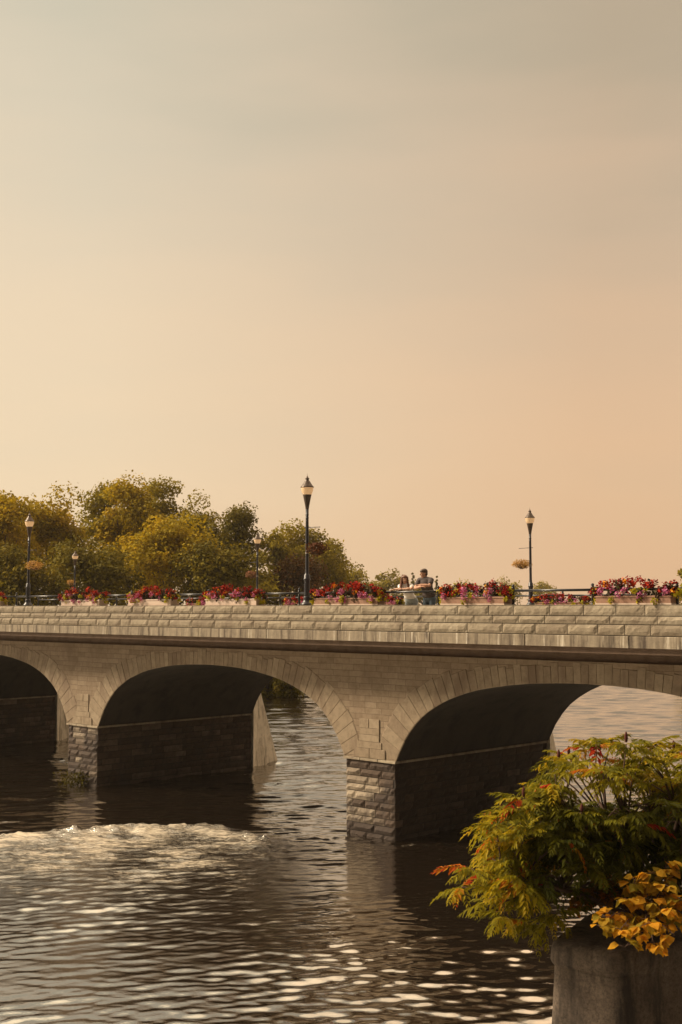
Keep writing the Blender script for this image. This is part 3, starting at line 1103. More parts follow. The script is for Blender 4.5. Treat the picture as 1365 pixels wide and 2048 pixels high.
def fused(name, mb, mat, parent, voxel=.012, sm=6):
    o = mb.build(name, mat, parent, True)
    r_ = o.modifiers.new('fuse', 'REMESH'); r_.mode = 'VOXEL'; r_.voxel_size = voxel; r_.use_smooth_shade = True
    if sm:
        k = o.modifiers.new('relax', 'SMOOTH'); k.factor = .5; k.iterations = sm
    return o


def limb(mb, pts, rad):
    P = [Vector(p) for p in pts]
    mb.tube(P, rad, 12)
    for p, r_ in zip(P, rad): mb.ball(p, r_ * .99, 12, 8)


def hand(mb, wrist, direc, down, side):
    """palm with four curled fingers and a thumb, small"""
    d = Vector(direc).normalized(); dn = Vector(down).normalized(); sd = d.cross(dn).normalized() * side
    w_ = Vector(wrist)
    palm = w_ + d * .045
    rot = Matrix((sd, d, -dn)).transposed()
    mb.ball(palm, .045, 12, 8, (.85, 1.05, .38), rot)
    for i, (o_, ln) in enumerate(((-.030, .062), (-.010, .07), (.010, .066), (.029, .052))):
        b0 = palm + d * .036 + sd * o_
        b1 = b0 + d * ln * .5 + dn * .006
        b2 = b1 + d * ln * .32 + dn * ln * .30
        b3 = b2 + d * ln * .08 + dn * ln * .30
        limb(mb, [b0, b1, b2, b3], [.0095, .009, .0085, .0075])
    t0 = w_ + d * .022 - sd * .034
    limb(mb, [t0, t0 + d * .028 - sd * .018 + dn * .006, t0 + d * .055 - sd * .018 + dn * .014], [.012, .0105, .008])


def make_person(s_, t_, label, spec):
    root = empty('person', world_of(s_, t_, 5.672), BRIDGE_ROT)
    tag(root, label, 'person')
    k = spec
    body, top, jeans, hair = MB(), MB(), MB(), MB()
    hip, chest, neck, head = [Vector(v) for v in (k['hip'], k['chest'], k['neck'], k['head'])]
    sh = k['sh']; hw = k['hipw']
    ax_ = (neck - hip).normalized()
    lat = Vector(k['lat']).normalized()       # towards the person's picture-right shoulder
    fwd = lat.cross(ax_).normalized()
    if fwd.y > 0: fwd = -fwd
    rot = Matrix((lat, -fwd, ax_)).transposed()
    waist = hip.lerp(chest, .5)
    # body
    body.ball(hip, 1, 16, 10, (hw, .11, .13), rot)
    body.ball(waist, 1, 16, 10, (hw * .84, .095, .18), rot)
    body.ball(chest, 1, 16, 10, (sh * .84, .115, .20), rot)
    limb(body, [chest + ax_ * .1, neck, head - ax_ * .04], [.075, k['nk'], k['nk'] * .93])
    hf = Vector(k['face']).normalized()
    hl = hf.cross(Vector((0, 0, 1))).normalized(); hu = hl.cross(hf).normalized()
    hrot = Matrix((hl, hf, hu)).transposed()
    body.ball(head + hu * .025, 1, 16, 12, (.074, .093, .098), hrot)
    body.ball(head - hu * .045 + hf * .03, 1, 14, 10, (.056, .062, .072), hrot)
    body.ball(head - hu * .096 + hf * .055, 1, 10, 8, (.025, .022, .02), hrot)
    limb(body, [head + hu * .022 + hf * .088, head - hu * .022 + hf * .108], [.008, .0135])
    for e in (-1, 1):
        body.ball(head + hl * e * .074 - hu * .005 - hf * .008, 1, 8, 6, (.012, .02, .03), hrot)
        body.ball(head + hl * e * .033 - hu * .02 + hf * .073, 1, 8, 6, (.02, .014, .016), hrot)
    shl = {}
    for e in (-1, 1):
        S_ = chest + ax_ * .13 + lat * e * sh
        shl[e] = S_
        el, wr = Vector(k['elbow'][e]), Vector(k['wrist'][e])
        limb(body, [S_, S_.lerp(el, .5), el, el.lerp(wr, .35), wr], [k['ar'] * 1.12, k['ar'], k['ar'] * .82, k['ar'] * .84, k['ar'] * .58])
        hand(body, wr, Vector(k['hdir'][e]), Vector((0, 0, -1)), e)
        # sleeve
        limb(top, [S_ - lat * e * .03 + ax_ * .01, S_.lerp(el, .28), S_.lerp(el, .56)], [k['ar'] * 1.36, k['ar'] * 1.34, k['ar'] * 1.36])
        # leg
        kn, an = Vector(k['knee'][e]), Vector(k['ankle'][e])
        hj = hip + lat * e * hw * .52 - ax_ * .03
        limb(body, [hj, kn, kn.lerp(an, .3), an], [.07, .05, .05, .035])
        limb(jeans, [hj, hj.lerp(kn, .5), kn, kn.lerp(an, .3), an], [hw * .56, hw * .47, .062, .06, .05])
        sm_ = MB()
        limb(sm_, [an - Vector((0, -.02, .035)), an + fwd * .1 - Vector((0, 0, .05)), an + fwd * .17 - Vector((0, 0, .055))], [.042, .04, .03])
        shoe = fused('shoe', sm_, M['shoe'], root, .012, 2)
    jeans.ball(hip - ax_ * .01, 1, 16, 10, (hw * 1.06, .125, .13), rot)
    jeans.ball(hip + ax_ * .06, 1, 16, 10, (hw * .98, .115, .08), rot)
    top.ball(chest, 1, 18, 12, (sh * .92, .13, .20), rot)
    top.ball(waist + ax_ * .02, 1, 18, 12, (hw * k['wst'], .115, .17), rot)
    if not k['long']:
        top.ball(hip + ax_ * .085, 1, 18, 12, (hw * 1.0, .122, .085), rot)
    if k['long']:
        top.ball(hip + ax_ * .06, 1, 18, 12, (hw * 1.1, .135, .14), rot)
    limb(top, [shl[-1] - ax_ * .0, chest + ax_ * .165, shl[1]], [k['ar'] * 1.25, .075, k['ar'] * 1.25])
    fused('body', body, M['skin'], root, .0075, 3)
    fused('shirt', top, M[k['tee']], root, .012, 5)
    fused('jeans', jeans, M[k['jean']], root, .012, 4)
    # eyes and mouth
    for e in (-1, 1):
        m_ = MB(); m_.ball(head + hl * e * .031 + hu * .012 + hf * .086, .0105, 8, 6, (1.2, .6, .7), hrot)
        m_.build('eye', M['eye'], root, True)
    m_ = MB(); m_.ball(head - hu * .060 + hf * .088, .02, 10, 6, (1.1, .4, .35), hrot)
    m_.build('mouth', M['lip'], root, True)
    # hair
    hair.ball(head + hu * .043 - hf * .02, 1, 18, 12, (.086, .094, .09), hrot)
    if k['hair'] == 'long':
        hair.ball(head + hu * .07 + hf * .035, 1, 14, 10, (.072, .06, .045), hrot)
        for j in range(26):
            a_ = -1.9 + 3.8 * j / 25
            p0 = head + hu * .06 + hl * math.sin(a_) * .075 - hf * math.cos(a_) * .085
            o_ = hl * math.sin(a_) * .025 - hf * math.cos(a_) * .015
            wv = random.uniform(.0, .02)
            p1 = p0 - Vector((0, 0, .12)) + o_ * .6
            p2 = p0 - Vector((0, 0, .24)) + o_ * 1.4 + hl * wv
            p3 = p0 - Vector((0, 0, random.uniform(.32, .42))) + o_ * 1.2 - hl * wv + fwd * .03
            limb(hair, [p0, p1, p2, p3], [.026, .024, .022, .010])
        hm = fused('hair', hair, M['hair_w'], root, .01, 1)
    else:
        hair.ball(head + hu * .06 + hf * .03, 1, 14, 10, (.072, .07, .06), hrot)
        hair.ball(head - hu * .01 - hf * .045, 1, 14, 10, (.08, .06, .075), hrot)
        fused('hair', hair, M['hair_m'], root, .01, 2)
    return root


# local frame: x along the bridge to the right, y away from the viewer, z up from the pavement
RL = TOP + .004 + .376 - 5.672      # top of the rail above the pavement
ws, _ = on_bridge(819, 1190, .62)
make_person(ws, .62, 'woman in a white t-shirt and pale jeans with long auburn hair leaning on the railing', dict(
    hip=(.03, .05, .88), chest=(0, -.08, 1.13), neck=(-.01, -.13, 1.31), head=(.0, -.19, 1.42), face=(.72, -.62, -.12), lat=(.78, .60, .03),
    sh=.165, hipw=.165, wst=.86, nk=.048, ar=.042, long=False, tee='tee_white', jean='jeans_pale', hair='long',
    elbow={-1: (-.05, -.29, RL + .06), 1: (.30, -.25, RL + .06)}, wrist={-1: (-.20, -.33, RL + .045), 1: (.05, -.31, RL + .05)},
    hdir={-1: (-.9, -.2, -.1), 1: (-1, -.1, -.05)},
    knee={-1: (-.08, .02, .47), 1: (.12, .08, .47)}, ankle={-1: (-.08, .10, .085), 1: (.14, .17, .085)}))
ms_, _ = on_bridge(855, 1190, .66)
make_person(ms_, .66, 'man in a dark t-shirt with short brown hair leaning on the railing facing the woman', dict(
    hip=(.03, .05, .95), chest=(0, -.04, 1.27), neck=(0, -.07, 1.46), head=(-.03, -.10, 1.575), face=(-.50, -.85, -.14), lat=(1, .12, 0),
    sh=.20, hipw=.175, wst=1.05, nk=.058, ar=.052, long=True, tee='tee_dark', jean='jeans_dark', hair='short',
    elbow={-1: (-.14, -.32, RL + .06), 1: (.24, -.20, RL + .13)}, wrist={-1: (.06, -.35, RL + .10), 1: (.02, -.31, RL + .15)},
    hdir={-1: (.9, .1, .1), 1: (-1, -.1, -.05)},
    knee={-1: (-.08, .0, .5), 1: (.13, .05, .5)}, ankle={-1: (-.10, .05, .085), 1: (.15, .12, .085)}))


# ------------------------------------------------------------------ trees
def make_tree(name, px, Y, ytop, wpx, label, mat, seed, group, nleaf=6500, leaf=.30, base_z=1.8, crown_low=.22, tall=1.0, gaps=.0, blobs=44, shape='round', cat='tree'):
    rg = np.random.default_rng(seed)
    X = (px - 682.5) / F_PX * Y
    ztop = at_depth(px, ytop, Y)[2]
    Hh = ztop - base_z
    Wd = wpx / F_PX * Y
    root = empty(name, (X, Y, base_z))
    tag(root, label, cat, group)
    cz0, cz1 = Hh * crown_low, Hh
    cc = np.array([0, 0, (cz0 + cz1) / 2]); rr = np.array([Wd / 2, Wd / 2 * .85, (cz1 - cz0) / 2])
    C, RB = [], []
    for i in range(blobs):
        d = rand_dirs(rg, 1)[0]
        rad_ = rg.uniform(.35, .82)
        if i < blobs * .45: d[2] = abs(d[2]) * .9 + .1
        c = d * rad_
        if shape == 'cone':
            f = (c[2] + 1) / 2
            c[0] *= (1.15 - f); c[1] *= (1.15 - f)
        C.append(cc + c * rr)
        RB.append(Wd * rg.uniform(.10, .185) * (.75 if shape == 'cone' else 1))
    C, RB = np.array(C), np.array(RB)
    per = nleaf // blobs
    Ps, Ns, Ts = [], [], []
    for c, r_ in zip(C, RB):
        d = rand_dirs(rg, per)
        lump = 1 + .22 * np.sin(d[:, 0] * 5 + c[0] * 3) * np.sin(d[:, 2] * 6 + c[2])
        P = c + d * r_ * (rg.uniform(0, 1, (per, 1)) ** .30) * 1.12 * lump[:, None] * np.array([1.15, 1.0, .78])
        nn = d * .6 + rg.normal(size=(per, 3)) * .5 + np.array([0, 0, .5])
        Ps.append(P); Ns.append(nn / np.linalg.norm(nn, axis=1, keepdims=True))
        tone = rg.normal(.48, .13)
        Ts.append(np.clip(rg.normal(tone, .10, per), 0, 1))
    # loose sprigs beyond the blobs break the outline
    ns = int(nleaf * .03)
    i_ = rg.integers(0, blobs, ns)
    d = rand_dirs(rg, ns); d[:, 2] = np.abs(d[:, 2])
    Ps.append(C[i_] + d * RB[i_][:, None] * rg.uniform(.95, 1.22, (ns, 1)))
    Ns.append(rand_dirs(rg, ns)); Ts.append(np.clip(rg.normal(.5, .2, ns), 0, 1))
    P, Nr, T_ = np.concatenate(Ps), np.concatenate(Ns), np.concatenate(Ts)
    P[:, 2] *= Hh / np.percentile(P[:, 2], 99.8)
    quads_mesh('crown', leaf_quads(P, Nr, leaf, rg, .62).reshape(-1, 3), T_, mat, root)
    m_ = MB()
    lean = rg.uniform(-.3, .3)
    m_.tube([(0, 0, -1.6), (lean * .3, 0, Hh * .2), (lean, .1, Hh * .45), (lean * .6, 0, Hh * .8)], [Wd * .045, Wd * .034, Wd * .024, Wd * .006], 8)
    for j in rg.choice(blobs, min(blobs, 12), replace=False):
        st = Vector((lean * .8, .05, Hh * rg.uniform(.2, .55)))
        en = Vector(C[j])
        md = st.lerp(en, .5) + Vector((0, 0, -.04 * Hh))
        m_.tube([st, md, en], [Wd * .014, Wd * .009, Wd * .003], 5)
    m_.build('trunk', M['bark'], root, True)
    return root


G1 = 'trees on the far bank behind the bridge'
trees = [
    ('broadleaf_tree', 5, 88, 982, 150, 'broad golden tree at the far left behind the leftmost lamp', 'leaf_gold', 6500),
    ('broadleaf_tree', 112, 92, 976, 150, 'rounded golden tree between the leftmost lamp and the smallest lamp', 'leaf_gold', 6500),
    ('broadleaf_tree', 205, 100, 966, 110, 'narrow olive tree rising left of the tallest tree', 'leaf_green', 5000),
    ('broadleaf_tree', 262, 96, 954, 130, 'tallest golden green tree in the left grove', 'leaf_gold', 7500),
    ('broadleaf_tree', 318, 104, 958, 110, 'tall open crowned tree just right of the tallest tree', 'leaf_green', 5000),
    ('broadleaf_tree', 345, 84, 1030, 180, 'wide sunlit golden tree standing in front of the left grove', 'leaf_gold', 7500),
    ('broadleaf_tree', 392, 108, 990, 120, 'dark green tree with a sloping crown right of the tallest tree', 'leaf_green', 5500),
    ('broadleaf_tree', 458, 100, 1012, 110, 'dark green tree at the right end of the left grove', 'leaf_dark', 6000),
    ('broadleaf_tree', 180, 80, 1075, 200, 'low dark tree filling the front of the grove behind the smallest lamp', 'leaf_dark', 6500),
    ('broadleaf_tree', 440, 82, 1085, 170, 'low shaded tree in front of the grove left of the middle lamps', 'leaf_dark', 5500),
    ('broadleaf_tree', 30, 80, 1090, 170, 'low shaded tree behind the base of the leftmost lamp', 'leaf_dark', 5000),
    ('broadleaf_tree', 548, 112, 1060, 75, 'slim light green tree right behind the far lamp between the two groves', 'leaf_green', 3600),
    ('broadleaf_tree', 605, 115, 1043, 120, 'rounded green tree behind the tallest lamp post', 'leaf_green', 6000),
    ('broadleaf_tree', 655, 118, 1080, 95, 'green tree sloping down right of the tallest lamp post', 'leaf_green', 4600),
    ('broadleaf_tree', 590, 100, 1110, 120, 'reddish brown tree low behind the tallest lamp post', 'leaf_red', 4200),
    ('broadleaf_tree', 520, 98, 1140, 100, 'low green tree behind the red planter left of the tallest lamp', 'leaf_green', 3800),
    ('broadleaf_tree', 65, 104, 1000, 190, 'olive tree filling the grove between the leftmost lamp and the rounded golden tree', 'leaf_green', 7000),
    ('broadleaf_tree', 300, 112, 1010, 230, 'olive tree in the back of the grove below the tallest crowns', 'leaf_green', 7000),
    ('broadleaf_tree', 690, 150, 1130, 80, 'hazy olive tree low above the wooden planter beside the tallest lamp', 'leaf_green', 3600),
]
for i, (nm, px, Y, yt, wp, lab, mt, nl) in enumerate(trees):
    make_tree(nm, px, Y, yt, wp * 1.18, lab, M[mt], 500 + i, G1, int(nl * 1.7), .25 if Y < 110 else .29)
G2 = 'hazy distant trees on the horizon'
far = [
    ('broadleaf_tree', 735, 230, 1143, 75, 'hazy distant tree above the right end of the wooden planter beside the tallest lamp', 'leaf_green', 2600, 'round'),
    ('broadleaf_tree', 778, 235, 1138, 62, 'hazy distant round tree just left of the woman', 'leaf_green', 2600, 'round'),
    ('conifer', 807, 240, 1150, 15, 'distant conifer tip behind the woman', 'leaf_dark', 1200, 'cone'),
    ('conifer', 826, 250, 1146, 13, 'distant pointed conifer between the woman and the man', 'leaf_dark', 1200, 'cone'),
    ('conifer', 873, 250, 1152, 14, 'distant conifer just right of the man', 'leaf_dark', 1200, 'cone'),
    ('broadleaf_tree', 850, 255, 1162, 70, 'hazy low tree behind the man', 'leaf_green', 2200, 'round'),
    ('broadleaf_tree', 925, 280, 1160, 80, 'hazy distant tree above the wooden planter right of the couple', 'leaf_green', 2200, 'round'),
    ('broadleaf_tree', 1018, 280, 1154, 62, 'hazy distant tree left of the lamp against open sky', 'leaf_green', 2400, 'round'),
    ('broadleaf_tree', 1080, 285, 1163, 56, 'last hazy distant tree right of the lamp against open sky', 'leaf_green', 2200, 'round'),
    ('broadleaf_tree', 975, 290, 1168, 70, 'low hazy tree between the planter and the lamp against open sky', 'leaf_green', 2000, 'round'),
    ('broadleaf_tree', 1378, 120, 1138, 60, 'green tree peeking in above the right end of the railing', 'leaf_green', 2600, 'round'),
]
for i, (nm, px, Y, yt, wp, lab, mt, nl, shp) in enumerate(far):
    make_tree(nm, px, Y, yt, wp * 1.2, lab, M[mt], 600 + i, G2, nl, (.3 if shp == 'cone' else .5) if Y > 200 else .4, 1.5, .05, shape=shp, blobs=26)
# bushes at the water's edge seen through the middle arch
G3 = 'bushes on the far bank under the middle arch'
for i, (px, Y, yt, wp, lab) in enumerate([
    (580, 86.0, 1335, 75, 'dark green bush at the waterline under the middle arch, nearest the open water'),
    (535, 87.0, 1300, 80, 'dark green bush under the middle arch beside the pale cutwater'),
    (480, 89.0, 1290, 95, 'dark bush under the middle arch hidden behind the pier'),
]):
    make_tree('bank_bush', px, Y, yt, wp, lab, M['leaf_dark'], 700 + i, G3, 5000, .17, .05, -.45, blobs=26, cat='bush')


# ------------------------------------------------------------------ old concrete pier in the foreground
def old_concrete():
    m, t, b = nodes_of('old_concrete')
    n1 = noise_fac(t, 1.4, 8, .7)
    n2 = noise_fac(t, 26, 6, .8)
    n3 = noise_fac(t, 2.0, 6, .65, (2.2, 2.2, .35))
    c = cr(t, n1, [(.32, (.06, .045, .034)), (.5, (.125, .094, .07)), (.68, (.19, .145, .105))])
    c = mixc(t, c, cr(t, n2, [(.34, (.35, .33, .30)), (.5, (.95, .95, .95)), (.68, (1.5, 1.45, 1.35))]), .85, 'MULTIPLY')
    c = mixc(t, c, (.028, .021, .017), cr(t, n3, [(.5, (0, 0, 0)), (.66, (.9, .9, .9))]))
    tx = t.nodes.new('ShaderNodeTexCoord'); sx = t.nodes.new('ShaderNodeSeparateXYZ')
    t.links.new(tx.outputs['Object'], sx.inputs[0])
    lo = nnode(t, 'ShaderNodeMapRange'); lo.inputs['From Min'].default_value = 3.0; lo.inputs['From Max'].default_value = 2.0
    t.links.new(sx.outputs['Z'], lo.inputs['Value'])
    mu = nnode(t, 'ShaderNodeMath', operation='MULTIPLY'); t.links.new(lo.outputs[0], mu.inputs[0])
    t.links.new(cr(t, noise_fac(t, 2.6, 5, .7), [(.45, (0, 0, 0)), (.6, (1, 1, 1))]), mu.inputs[1])
    c = mixc(t, c, (.27, .155, .075), mu.outputs[0])
    t.links.new(c, b.inputs['Base Color']); b.inputs['Roughness'].default_value = .95
    bump(t, b, n2, .9, .03)
    return m


M['oldcon'] = old_concrete()
PZ = 2.33
foot_px = [(1096, 1884), (1176, 1826), (1330, 1804), (1500, 1812), (1530, 1862), (1236, 1908)]
foot = [Vector(on_level(x, y, PZ)[:2]) for x, y in foot_px]
cen = sum(foot, Vector((0, 0))) / len(foot)
op = empty('old_bridge_pier', (cen.x, cen.y, -2))
tag(op, 'dark weathered concrete pier stub in the foreground under the sumac', 'pier')


def round_poly(pts, r_, n=5):
    o_ = []
    k = len(pts)
    for i in range(k):
        p, a_, b_ = pts[i], pts[i - 1], pts[(i + 1) % k]
        da, db = (a_ - p), (b_ - p)
        rr_ = min(r_, da.length * .45, db.length * .45)
        p0, p1 = p + da.normalized() * rr_, p + db.normalized() * rr_
        for j in range(n + 1):
            t = j / n
            o_.append(p0 * (1 - t) ** 2 + p * 2 * t * (1 - t) + p1 * t ** 2)
    return o_


def dense(poly, step_=.12):
    o_ = []
    for i, p in enumerate(poly):
        q = poly[(i + 1) % len(poly)]
        n = max(1, int((q - p).length / step_))
        o_ += [p.lerp(q, j / n) for j in range(n)]
    return o_


loc = dense(round_poly([f - cen for f in foot], .22))
m_ = MB()
rings = []
for z, k in [(0, 1.16), (.6, 1.13), (1.2, 1.11), (1.6, 1.085), (2.0, 1.06), (2.4, 1.045), (2.8, 1.03), (3.2, 1.015), (3.6, 1.0), (4.0, .985), (4.085, .98)]:
    ring = []
    for p in loc:
        q = Vector((p.x * k, p.y * k, z))
        d = mnoise.noise(q * 1.7) * .035 + mnoise.noise(q * 6) * .018 + (mnoise.noise(q * 2.6 + Vector((9, 0, 0))) * .09 if z < 1.7 else 0)
        n_ = Vector((p.x, p.y, 0)).normalized()
        ring.append(q + n_ * d)
    rings.append(ring)
m_.rings(rings, caps=False)
m_.build('shaft', M['oldcon'], op, True)
m_ = MB()
rings = []
for z, k in [(4.0, .96), (4.09, 1.005), (4.12, 1.015), (4.24, 1.01), (4.30, .995), (4.33, .965), (4.335, .8), (4.335, .4), (4.33, .02)]:
    rings.append([Vector((p.x * k, p.y * k, z + mnoise.noise(Vector((p.x * k * 2, p.y * k * 2, 3))) * .012)) + Vector((p.x, p.y, 0)).normalized() * mnoise.noise(Vector((p.x, p.y, z)) * 4) * .012 for p in loc])
m_.rings(rings)
m_.build('coping', M['oldcon'], op, True)


# ------------------------------------------------------------------ staghorn sumac
def lerp_cols(name, stops, trans):
    return leafmat(name, stops, trans, .5)


M['sumac_leaf'] = lerp_cols('sumac_leaves', [(0, (.035, .04, .006)), (.30, (.11, .11, .010)), (.58, (.255, .22, .014)), (.78, (.46, .32, .02)), (.86, (.40, .17, .015)), (.93, (.42, .055, .012)), (1, (.36, .02, .015))], .42)
M['sumac_stem'] = plain('sumac_stem', (.085, .045, .028), .8, var=.3)
M['sumac_cone'] = plain('sumac_fruit', (.085, .018, .012), .95, var=.5, scale=60)


def compound_leaf(L_, pairs, lw, droop, rg):
    """template in local frame: rachis along +x, up +z; returns (M,4,3) quads"""
    q = []
    for i in range(pairs + 1):
        t = .16 + .84 * i / pairs
        base = np.array([L_ * t * (1 - .10 * droop * t * t), 0, -L_ * droop * t * t * .62])
        ll = L_ * .30 * math.sin(math.pi * min(.98, .25 + .68 * t)) ** .7
        sides = (-1, 1) if i < pairs else (0,)
        for sd in sides:
            a_ = (1.12 - .35 * t) * sd + rg.normal(0, .16)
            ll *= rg.uniform(.78, 1.15)
            d = np.array([math.cos(a_), math.sin(a_), -.30 - .35 * rg.uniform() - .3 * droop * t])
            d /= np.linalg.norm(d)
            nrm = np.array([0, 0, 1.0]) - d * d[2]; nrm /= np.linalg.norm(nrm)
            wv = np.cross(nrm, d)
            tip = base + d * ll + np.array([0, 0, -.18 * ll])
            mid = base + d * ll * .45 + nrm * .02 * ll
            wd = ll * lw
            fold = nrm * wd * .45
            q.append([base, mid + wv * wd + fold, tip, mid])
            q.append([base, mid, tip, mid - wv * wd + fold])
    # rachis as a thin strip
    for i in range(6):
        t0, t1 = i / 6, (i + 1) / 6
        p0 = np.array([L_ * t0 * (1 - .10 * droop * t0 * t0), 0, -L_ * droop * t0 * t0 * .62]); p1 = np.array([L_ * t1 * (1 - .10 * droop * t1 * t1), 0, -L_ * droop * t1 * t1 * .62])
        q.append([p0 + [0, .004, 0], p1 + [0, .003, 0], p1 - [0, .003, 0], p0 - [0, .004, 0]])
    return np.array(q)


def frame(d, up=np.array([0, 0, 1.0])):
    x = d / np.linalg.norm(d)
    y = np.cross(up, x)
    y = y / (np.linalg.norm(y) + 1e-9)
    z = np.cross(x, y)
    return np.stack([x, y, z], 1)


rg = np.random.default_rng(42)
templ = [compound_leaf(1.0, 9, .20, dr, rg) for dr in (.4, .6, .85, 1.1, 1.4)]

sb = at_depth(1315, 1848, 15.3); sb[2] = PZ
sumac = empty('sumac_shrub', Vector(sb))
tag(sumac, 'large green sumac shrub with dark red fruit cones overhanging the water', 'shrub')
# growing tips: measured silhouette first, then the inside of the crown
tips = []
edge_px = [(905, 1762), (925, 1725), (960, 1700), (975, 1640), (985, 1612), (1030, 1585), (1065, 1570), (1095, 1535), (1120, 1515), (1100, 1510), (1150, 1498), (1175, 1490), (1205, 1482),
           (1235, 1490), (1265, 1500), (1290, 1492), (1330, 1505), (1360, 1500), (1395, 1500), (1420, 1520), (955, 1790), (990, 1815), (1030, 1830), (1065, 1838), (1095, 1815)]
for (x, y) in edge_px:
    y -= 14 * (x > 1100)
    tips.append((x + 18, y + 12, rg.uniform(14.7, 16.4), True))
for _ in range(250):
    while True:
        x, y = rg.uniform(985, 1440), rg.uniform(1510, 1790)
        top_ = np.interp(x, [940, 1000, 1060, 1110, 1160, 1440], [1760, 1640, 1590, 1540, 1510, 1510])
        bot_ = np.interp(x, [940, 1040, 1110, 1160, 1250, 1440], [1820, 1830, 1800, 1740, 1700, 1740])
        # windows through which the river shows
        win = ((x - 1175) / 42) ** 2 + ((y - 1572) / 52) ** 2 < 1 or ((x - 1265) / 40) ** 2 + ((y - 1580) / 34) ** 2 < 1 or ((x - 1130) / 36) ** 2 + ((y - 1760) / 44) ** 2 < 1
        if top_ < y < bot_ and not win: break
    tips.append((x, y, rg.uniform(14.6, 16.9), False))
for _ in range(70):
    tips.append((rg.uniform(1110, 1440), rg.uniform(1610, 1790), rg.uniform(14.8, 17.2), False))
    if ((tips[-1][0] - 1130) / 40) ** 2 + ((tips[-1][1] - 1760) / 40) ** 2 < 1: tips.pop()
tipw = [(at_depth(x, y, Y) - sb, e, (x, y)) for x, y, Y, e in tips]
# main limbs
limb_px = [(1010, 1760, 15.0), (1060, 1690, 15.6), (1120, 1600, 15.2), (1190, 1590, 15.8), (1240, 1590, 15.1), (1310, 1580, 16.2), (1370, 1590, 15.3), (1080, 1770, 15.9), (1420, 1640, 16)]
limbs = [at_depth(x, y, Y) - sb for x, y, Y in limb_px]
m_ = MB()
for l_ in limbs:
    p1 = l_ * .35 + np.array([rg.uniform(-.1, .1), rg.uniform(-.1, .1), .12])
    p2 = l_ * .7 + np.array([0, 0, .12])
    m_.tube([np.zeros(3) + rg.normal(0, .05, 3) * [1, 1, 0], p1, p2, l_], [.05, .038, .026, .017], 7)
Q, TT = [], []
cones = []
for tp, edge, (x, y) in tipw:
    l_ = min(limbs, key=lambda v: np.linalg.norm(v - tp) + (0 if v[2] < tp[2] + .1 else .4))
    md = (l_ + tp) / 2 + np.array([0, 0, -.06])
    m_.tube([l_ * .8, md, tp], [.015, .011, .007], 5)
    out_d = tp - np.array([.25, 0, .1]); out_d = out_d / (np.linalg.norm(out_d) + 1e-6)
    nl = rg.integers(7, 11)
    ph = rg.uniform(0, 6.28)
    for j in range(nl):
        a_ = ph + 6.283 * j / nl + rg.normal(0, .25)
        d = np.array([math.cos(a_), math.sin(a_), rg.uniform(-.45, .6)]) + .45 * out_d * np.array([1, 1, .4])
        T_ = templ[rg.integers(0, 5)]
        LL = rg.uniform(.25, .44)
        up = np.array([rg.normal(0, .2), rg.normal(0, .2), 1.0])
        Fm = frame(d, up)
        q = (T_.reshape(-1, 3) * LL) @ Fm.T + tp + np.array([0, 0, -.02 * j / nl])
        Q.append(q)
        base = .50 if (edge or y < 1590 or x < 1060) else .22  # light on outer leaves and shade inside the crown painted as leaf tone
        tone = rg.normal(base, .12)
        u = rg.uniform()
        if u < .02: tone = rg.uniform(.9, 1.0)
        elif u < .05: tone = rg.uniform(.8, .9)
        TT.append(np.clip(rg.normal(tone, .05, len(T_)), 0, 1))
    if (edge and y < 1640 and rg.uniform() < .6) or (y < 1700 and rg.uniform() < .05):
        cones.append(tp)
m_.build('stem', M['sumac_stem'], sumac, True)
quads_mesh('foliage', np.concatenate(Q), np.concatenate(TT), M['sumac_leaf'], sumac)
for tp in cones:
    c_ = MB()
    hgt = rg.uniform(.09, .15)
    prof = []
    for j in range(9):
        t = j / 8
        prof.append((.003 + .02 * math.sin(math.pi * (.12 + .83 * t)) ** .8 * (1 + .18 * math.sin(j * 2.6)), t * hgt))
    c_.lathe(prof, 8, (tp[0], tp[1], tp[2] + .02))
    c_.build('fruit_cone', M['sumac_cone'], sumac, True)


# ------------------------------------------------------------------ yellow sapling and orange bush on the old pier
M['yellow_leaf'] = leafmat('yellow_leaves', [(0, (.12, .11, .012)), (.35, (.30, .20, .018)), (.7, (.50, .25, .02)), (1, (.62, .30, .025))], .42)
M['orange_leaf'] = leafmat('orange_leaves', [(0, (.09, .06, .012)), (.5, (.24, .12, .02)), (1, (.45, .15, .02))], .4)


def broad_leaf(L_, w_, rg):
    """ovate leaf of 4 quads, folded and curled, along +x"""
    q = []
    xs = [0, .3, .62, 1.0]; ww = [.05, .5, .42, .0]; zz = [0, .03, 0, -.14]
    for i in range(3):
        for sd in (1, -1):
            q.append([[xs[i], 0, zz[i]], [xs[i + 1], 0, zz[i + 1]], [xs[i + 1], sd * ww[i + 1] * w_, zz[i + 1] + .14 * ww[i + 1]], [xs[i], sd * ww[i] * w_, zz[i] + .14 * ww[i]]])
    return np.array(q) * L_


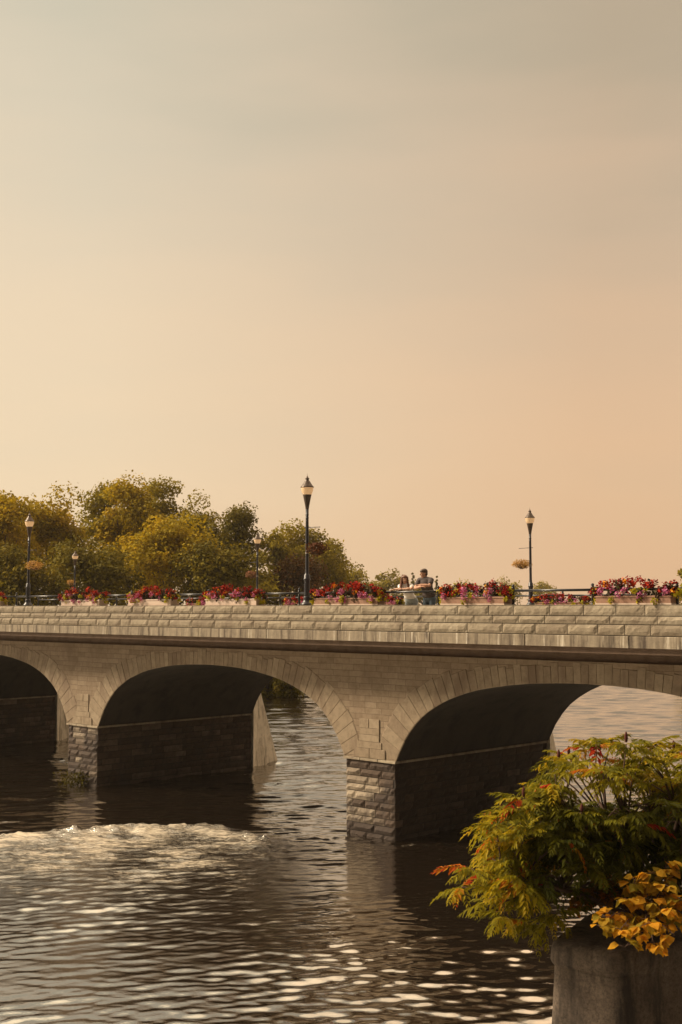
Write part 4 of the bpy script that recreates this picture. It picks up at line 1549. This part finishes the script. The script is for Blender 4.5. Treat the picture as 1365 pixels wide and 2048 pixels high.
def sapling(name, base, stems, label, mat, seed, leafL, nper, cat='sapling', broad=.9):
    rg = np.random.default_rng(seed)
    root = empty(name, Vector(base))
    tag(root, label, cat)
    m_ = MB(); Q, TT = [], []
    bl = broad_leaf(1.0, broad, rg)
    for (x, y, Y) in stems:
        e = at_depth(x, y, Y) - base
        p1 = e * .5 + np.array([rg.normal(0, .08), rg.normal(0, .08), .22])
        pts = [np.zeros(3), e * .25 + np.array([0, 0, .16]), p1, e]
        m_.tube(pts, [.011, .009, .007, .003], 5)
        for j in range(nper):
            t = rg.uniform(.35, 1.03)
            i = 0 if t < .5 else 1
            p = (p1 + (e - p1) * (t - .5) / .5) if t >= .5 else (pts[1] + (p1 - pts[1]) * (t - .25) / .25)
            a_ = rg.uniform(0, 6.28)
            d = np.array([math.cos(a_), math.sin(a_), rg.uniform(-.5, .4)])
            pe = p + d * leafL * .6
            m_.tube([p, pe], [.003, .002], 4)
            tone = rg.uniform(.15, 1)
            for da in ((0, .85, -.85) if rg.uniform() < .75 else (0,)):
                d2 = np.array([math.cos(a_ + da), math.sin(a_ + da), d[2] - .45 + rg.normal(0, .15)])
                Fm = frame(d2, np.array([rg.normal(0, .4), rg.normal(0, .4), 1.0]))
                LL = leafL * rg.uniform(.7, 1.2)
                q = (bl.reshape(-1, 3) * LL) @ Fm.T + pe
                Q.append(q); TT.append(np.full(len(bl), np.clip(rg.normal(tone, .1), 0, 1)))
    m_.build('stem', M['sumac_stem'], root, True)
    quads_mesh('foliage', np.concatenate(Q), np.concatenate(TT), mat, root)
    return root


yb = on_level(1300, 1876, PZ + .0)
sapling('yellow_sapling', yb, [(1215, 1835, 14.0), (1195, 1850, 13.9), (1250, 1800, 14.1), (1270, 1760, 14.2), (1300, 1745, 14.3), (1330, 1770, 14.2), (1290, 1850, 13.8), (1250, 1895, 13.7), (1310, 1900, 13.7), (1350, 1870, 13.8), (1340, 1820, 13.9), (1365, 1800, 14.1), (1380, 1850, 14.0), (1240, 1860, 13.8), (1300, 1800, 14.0), (1400, 1800, 14.2), (1335, 1725, 14.4), (1362, 1745, 14.4)],
        'young sapling with broad yellow leaves hanging over the concrete pier', M['yellow_leaf'], 71, .125, 14)
ob = on_level(1215, 1842, PZ)
sapling('orange_bush', ob, [(1150, 1800, 15.4), (1165, 1775, 15.4), (1185, 1755, 15.5), (1205, 1745, 15.4), (1225, 1760, 15.3), (1195, 1790, 15.2), (1170, 1815, 15.2), (1240, 1785, 15.3), (1210, 1800, 15.1), (1150, 1822, 15.2)],
        'small orange leaved bush at the back edge of the concrete pier below the sumac', M['orange_leaf'], 72, .085, 26, 'bush', .8)

# weeds clinging to the foot of the left pier
wb = on_level(150, 1572, 0.0)
wroot = empty('pier_weeds', Vector(wb))
tag(wroot, 'dark weeds clinging to the foot of the left bridge pier at the waterline', 'weeds')
rg = np.random.default_rng(77)
n = 500
P = rg.normal(size=(n, 3)) * np.array([.3, .2, .15]) + np.array([.05, .1, .22]); P[:, 2] = np.abs(P[:, 2])
quads_mesh('foliage', leaf_quads(P, rand_dirs(rg, n), .11, rg, .4).reshape(-1, 3), np.clip(rg.normal(.05, .1, n), 0, 1), M['leaf_dark'], wroot)


# ------------------------------------------------------------------ warm evening haze over the valley
hz = MB(); hz.box(-260, 330, -60, 430, -3.3, 26)
hm = bpy.data.materials.new('haze'); hm.use_nodes = True
ht = hm.node_tree; ht.nodes.clear()
ho = ht.nodes.new('ShaderNodeOutputMaterial'); hv = ht.nodes.new('ShaderNodeVolumePrincipled')
hv.inputs['Color'].default_value = (.98, .90, .78, 1); hv.inputs['Density'].default_value = .0002
hv.inputs['Anisotropy'].default_value = .2
ht.links.new(hv.outputs[0], ho.inputs['Volume'])
hb = hz.build('haze', hm)
tag(hb, kind='stuff')
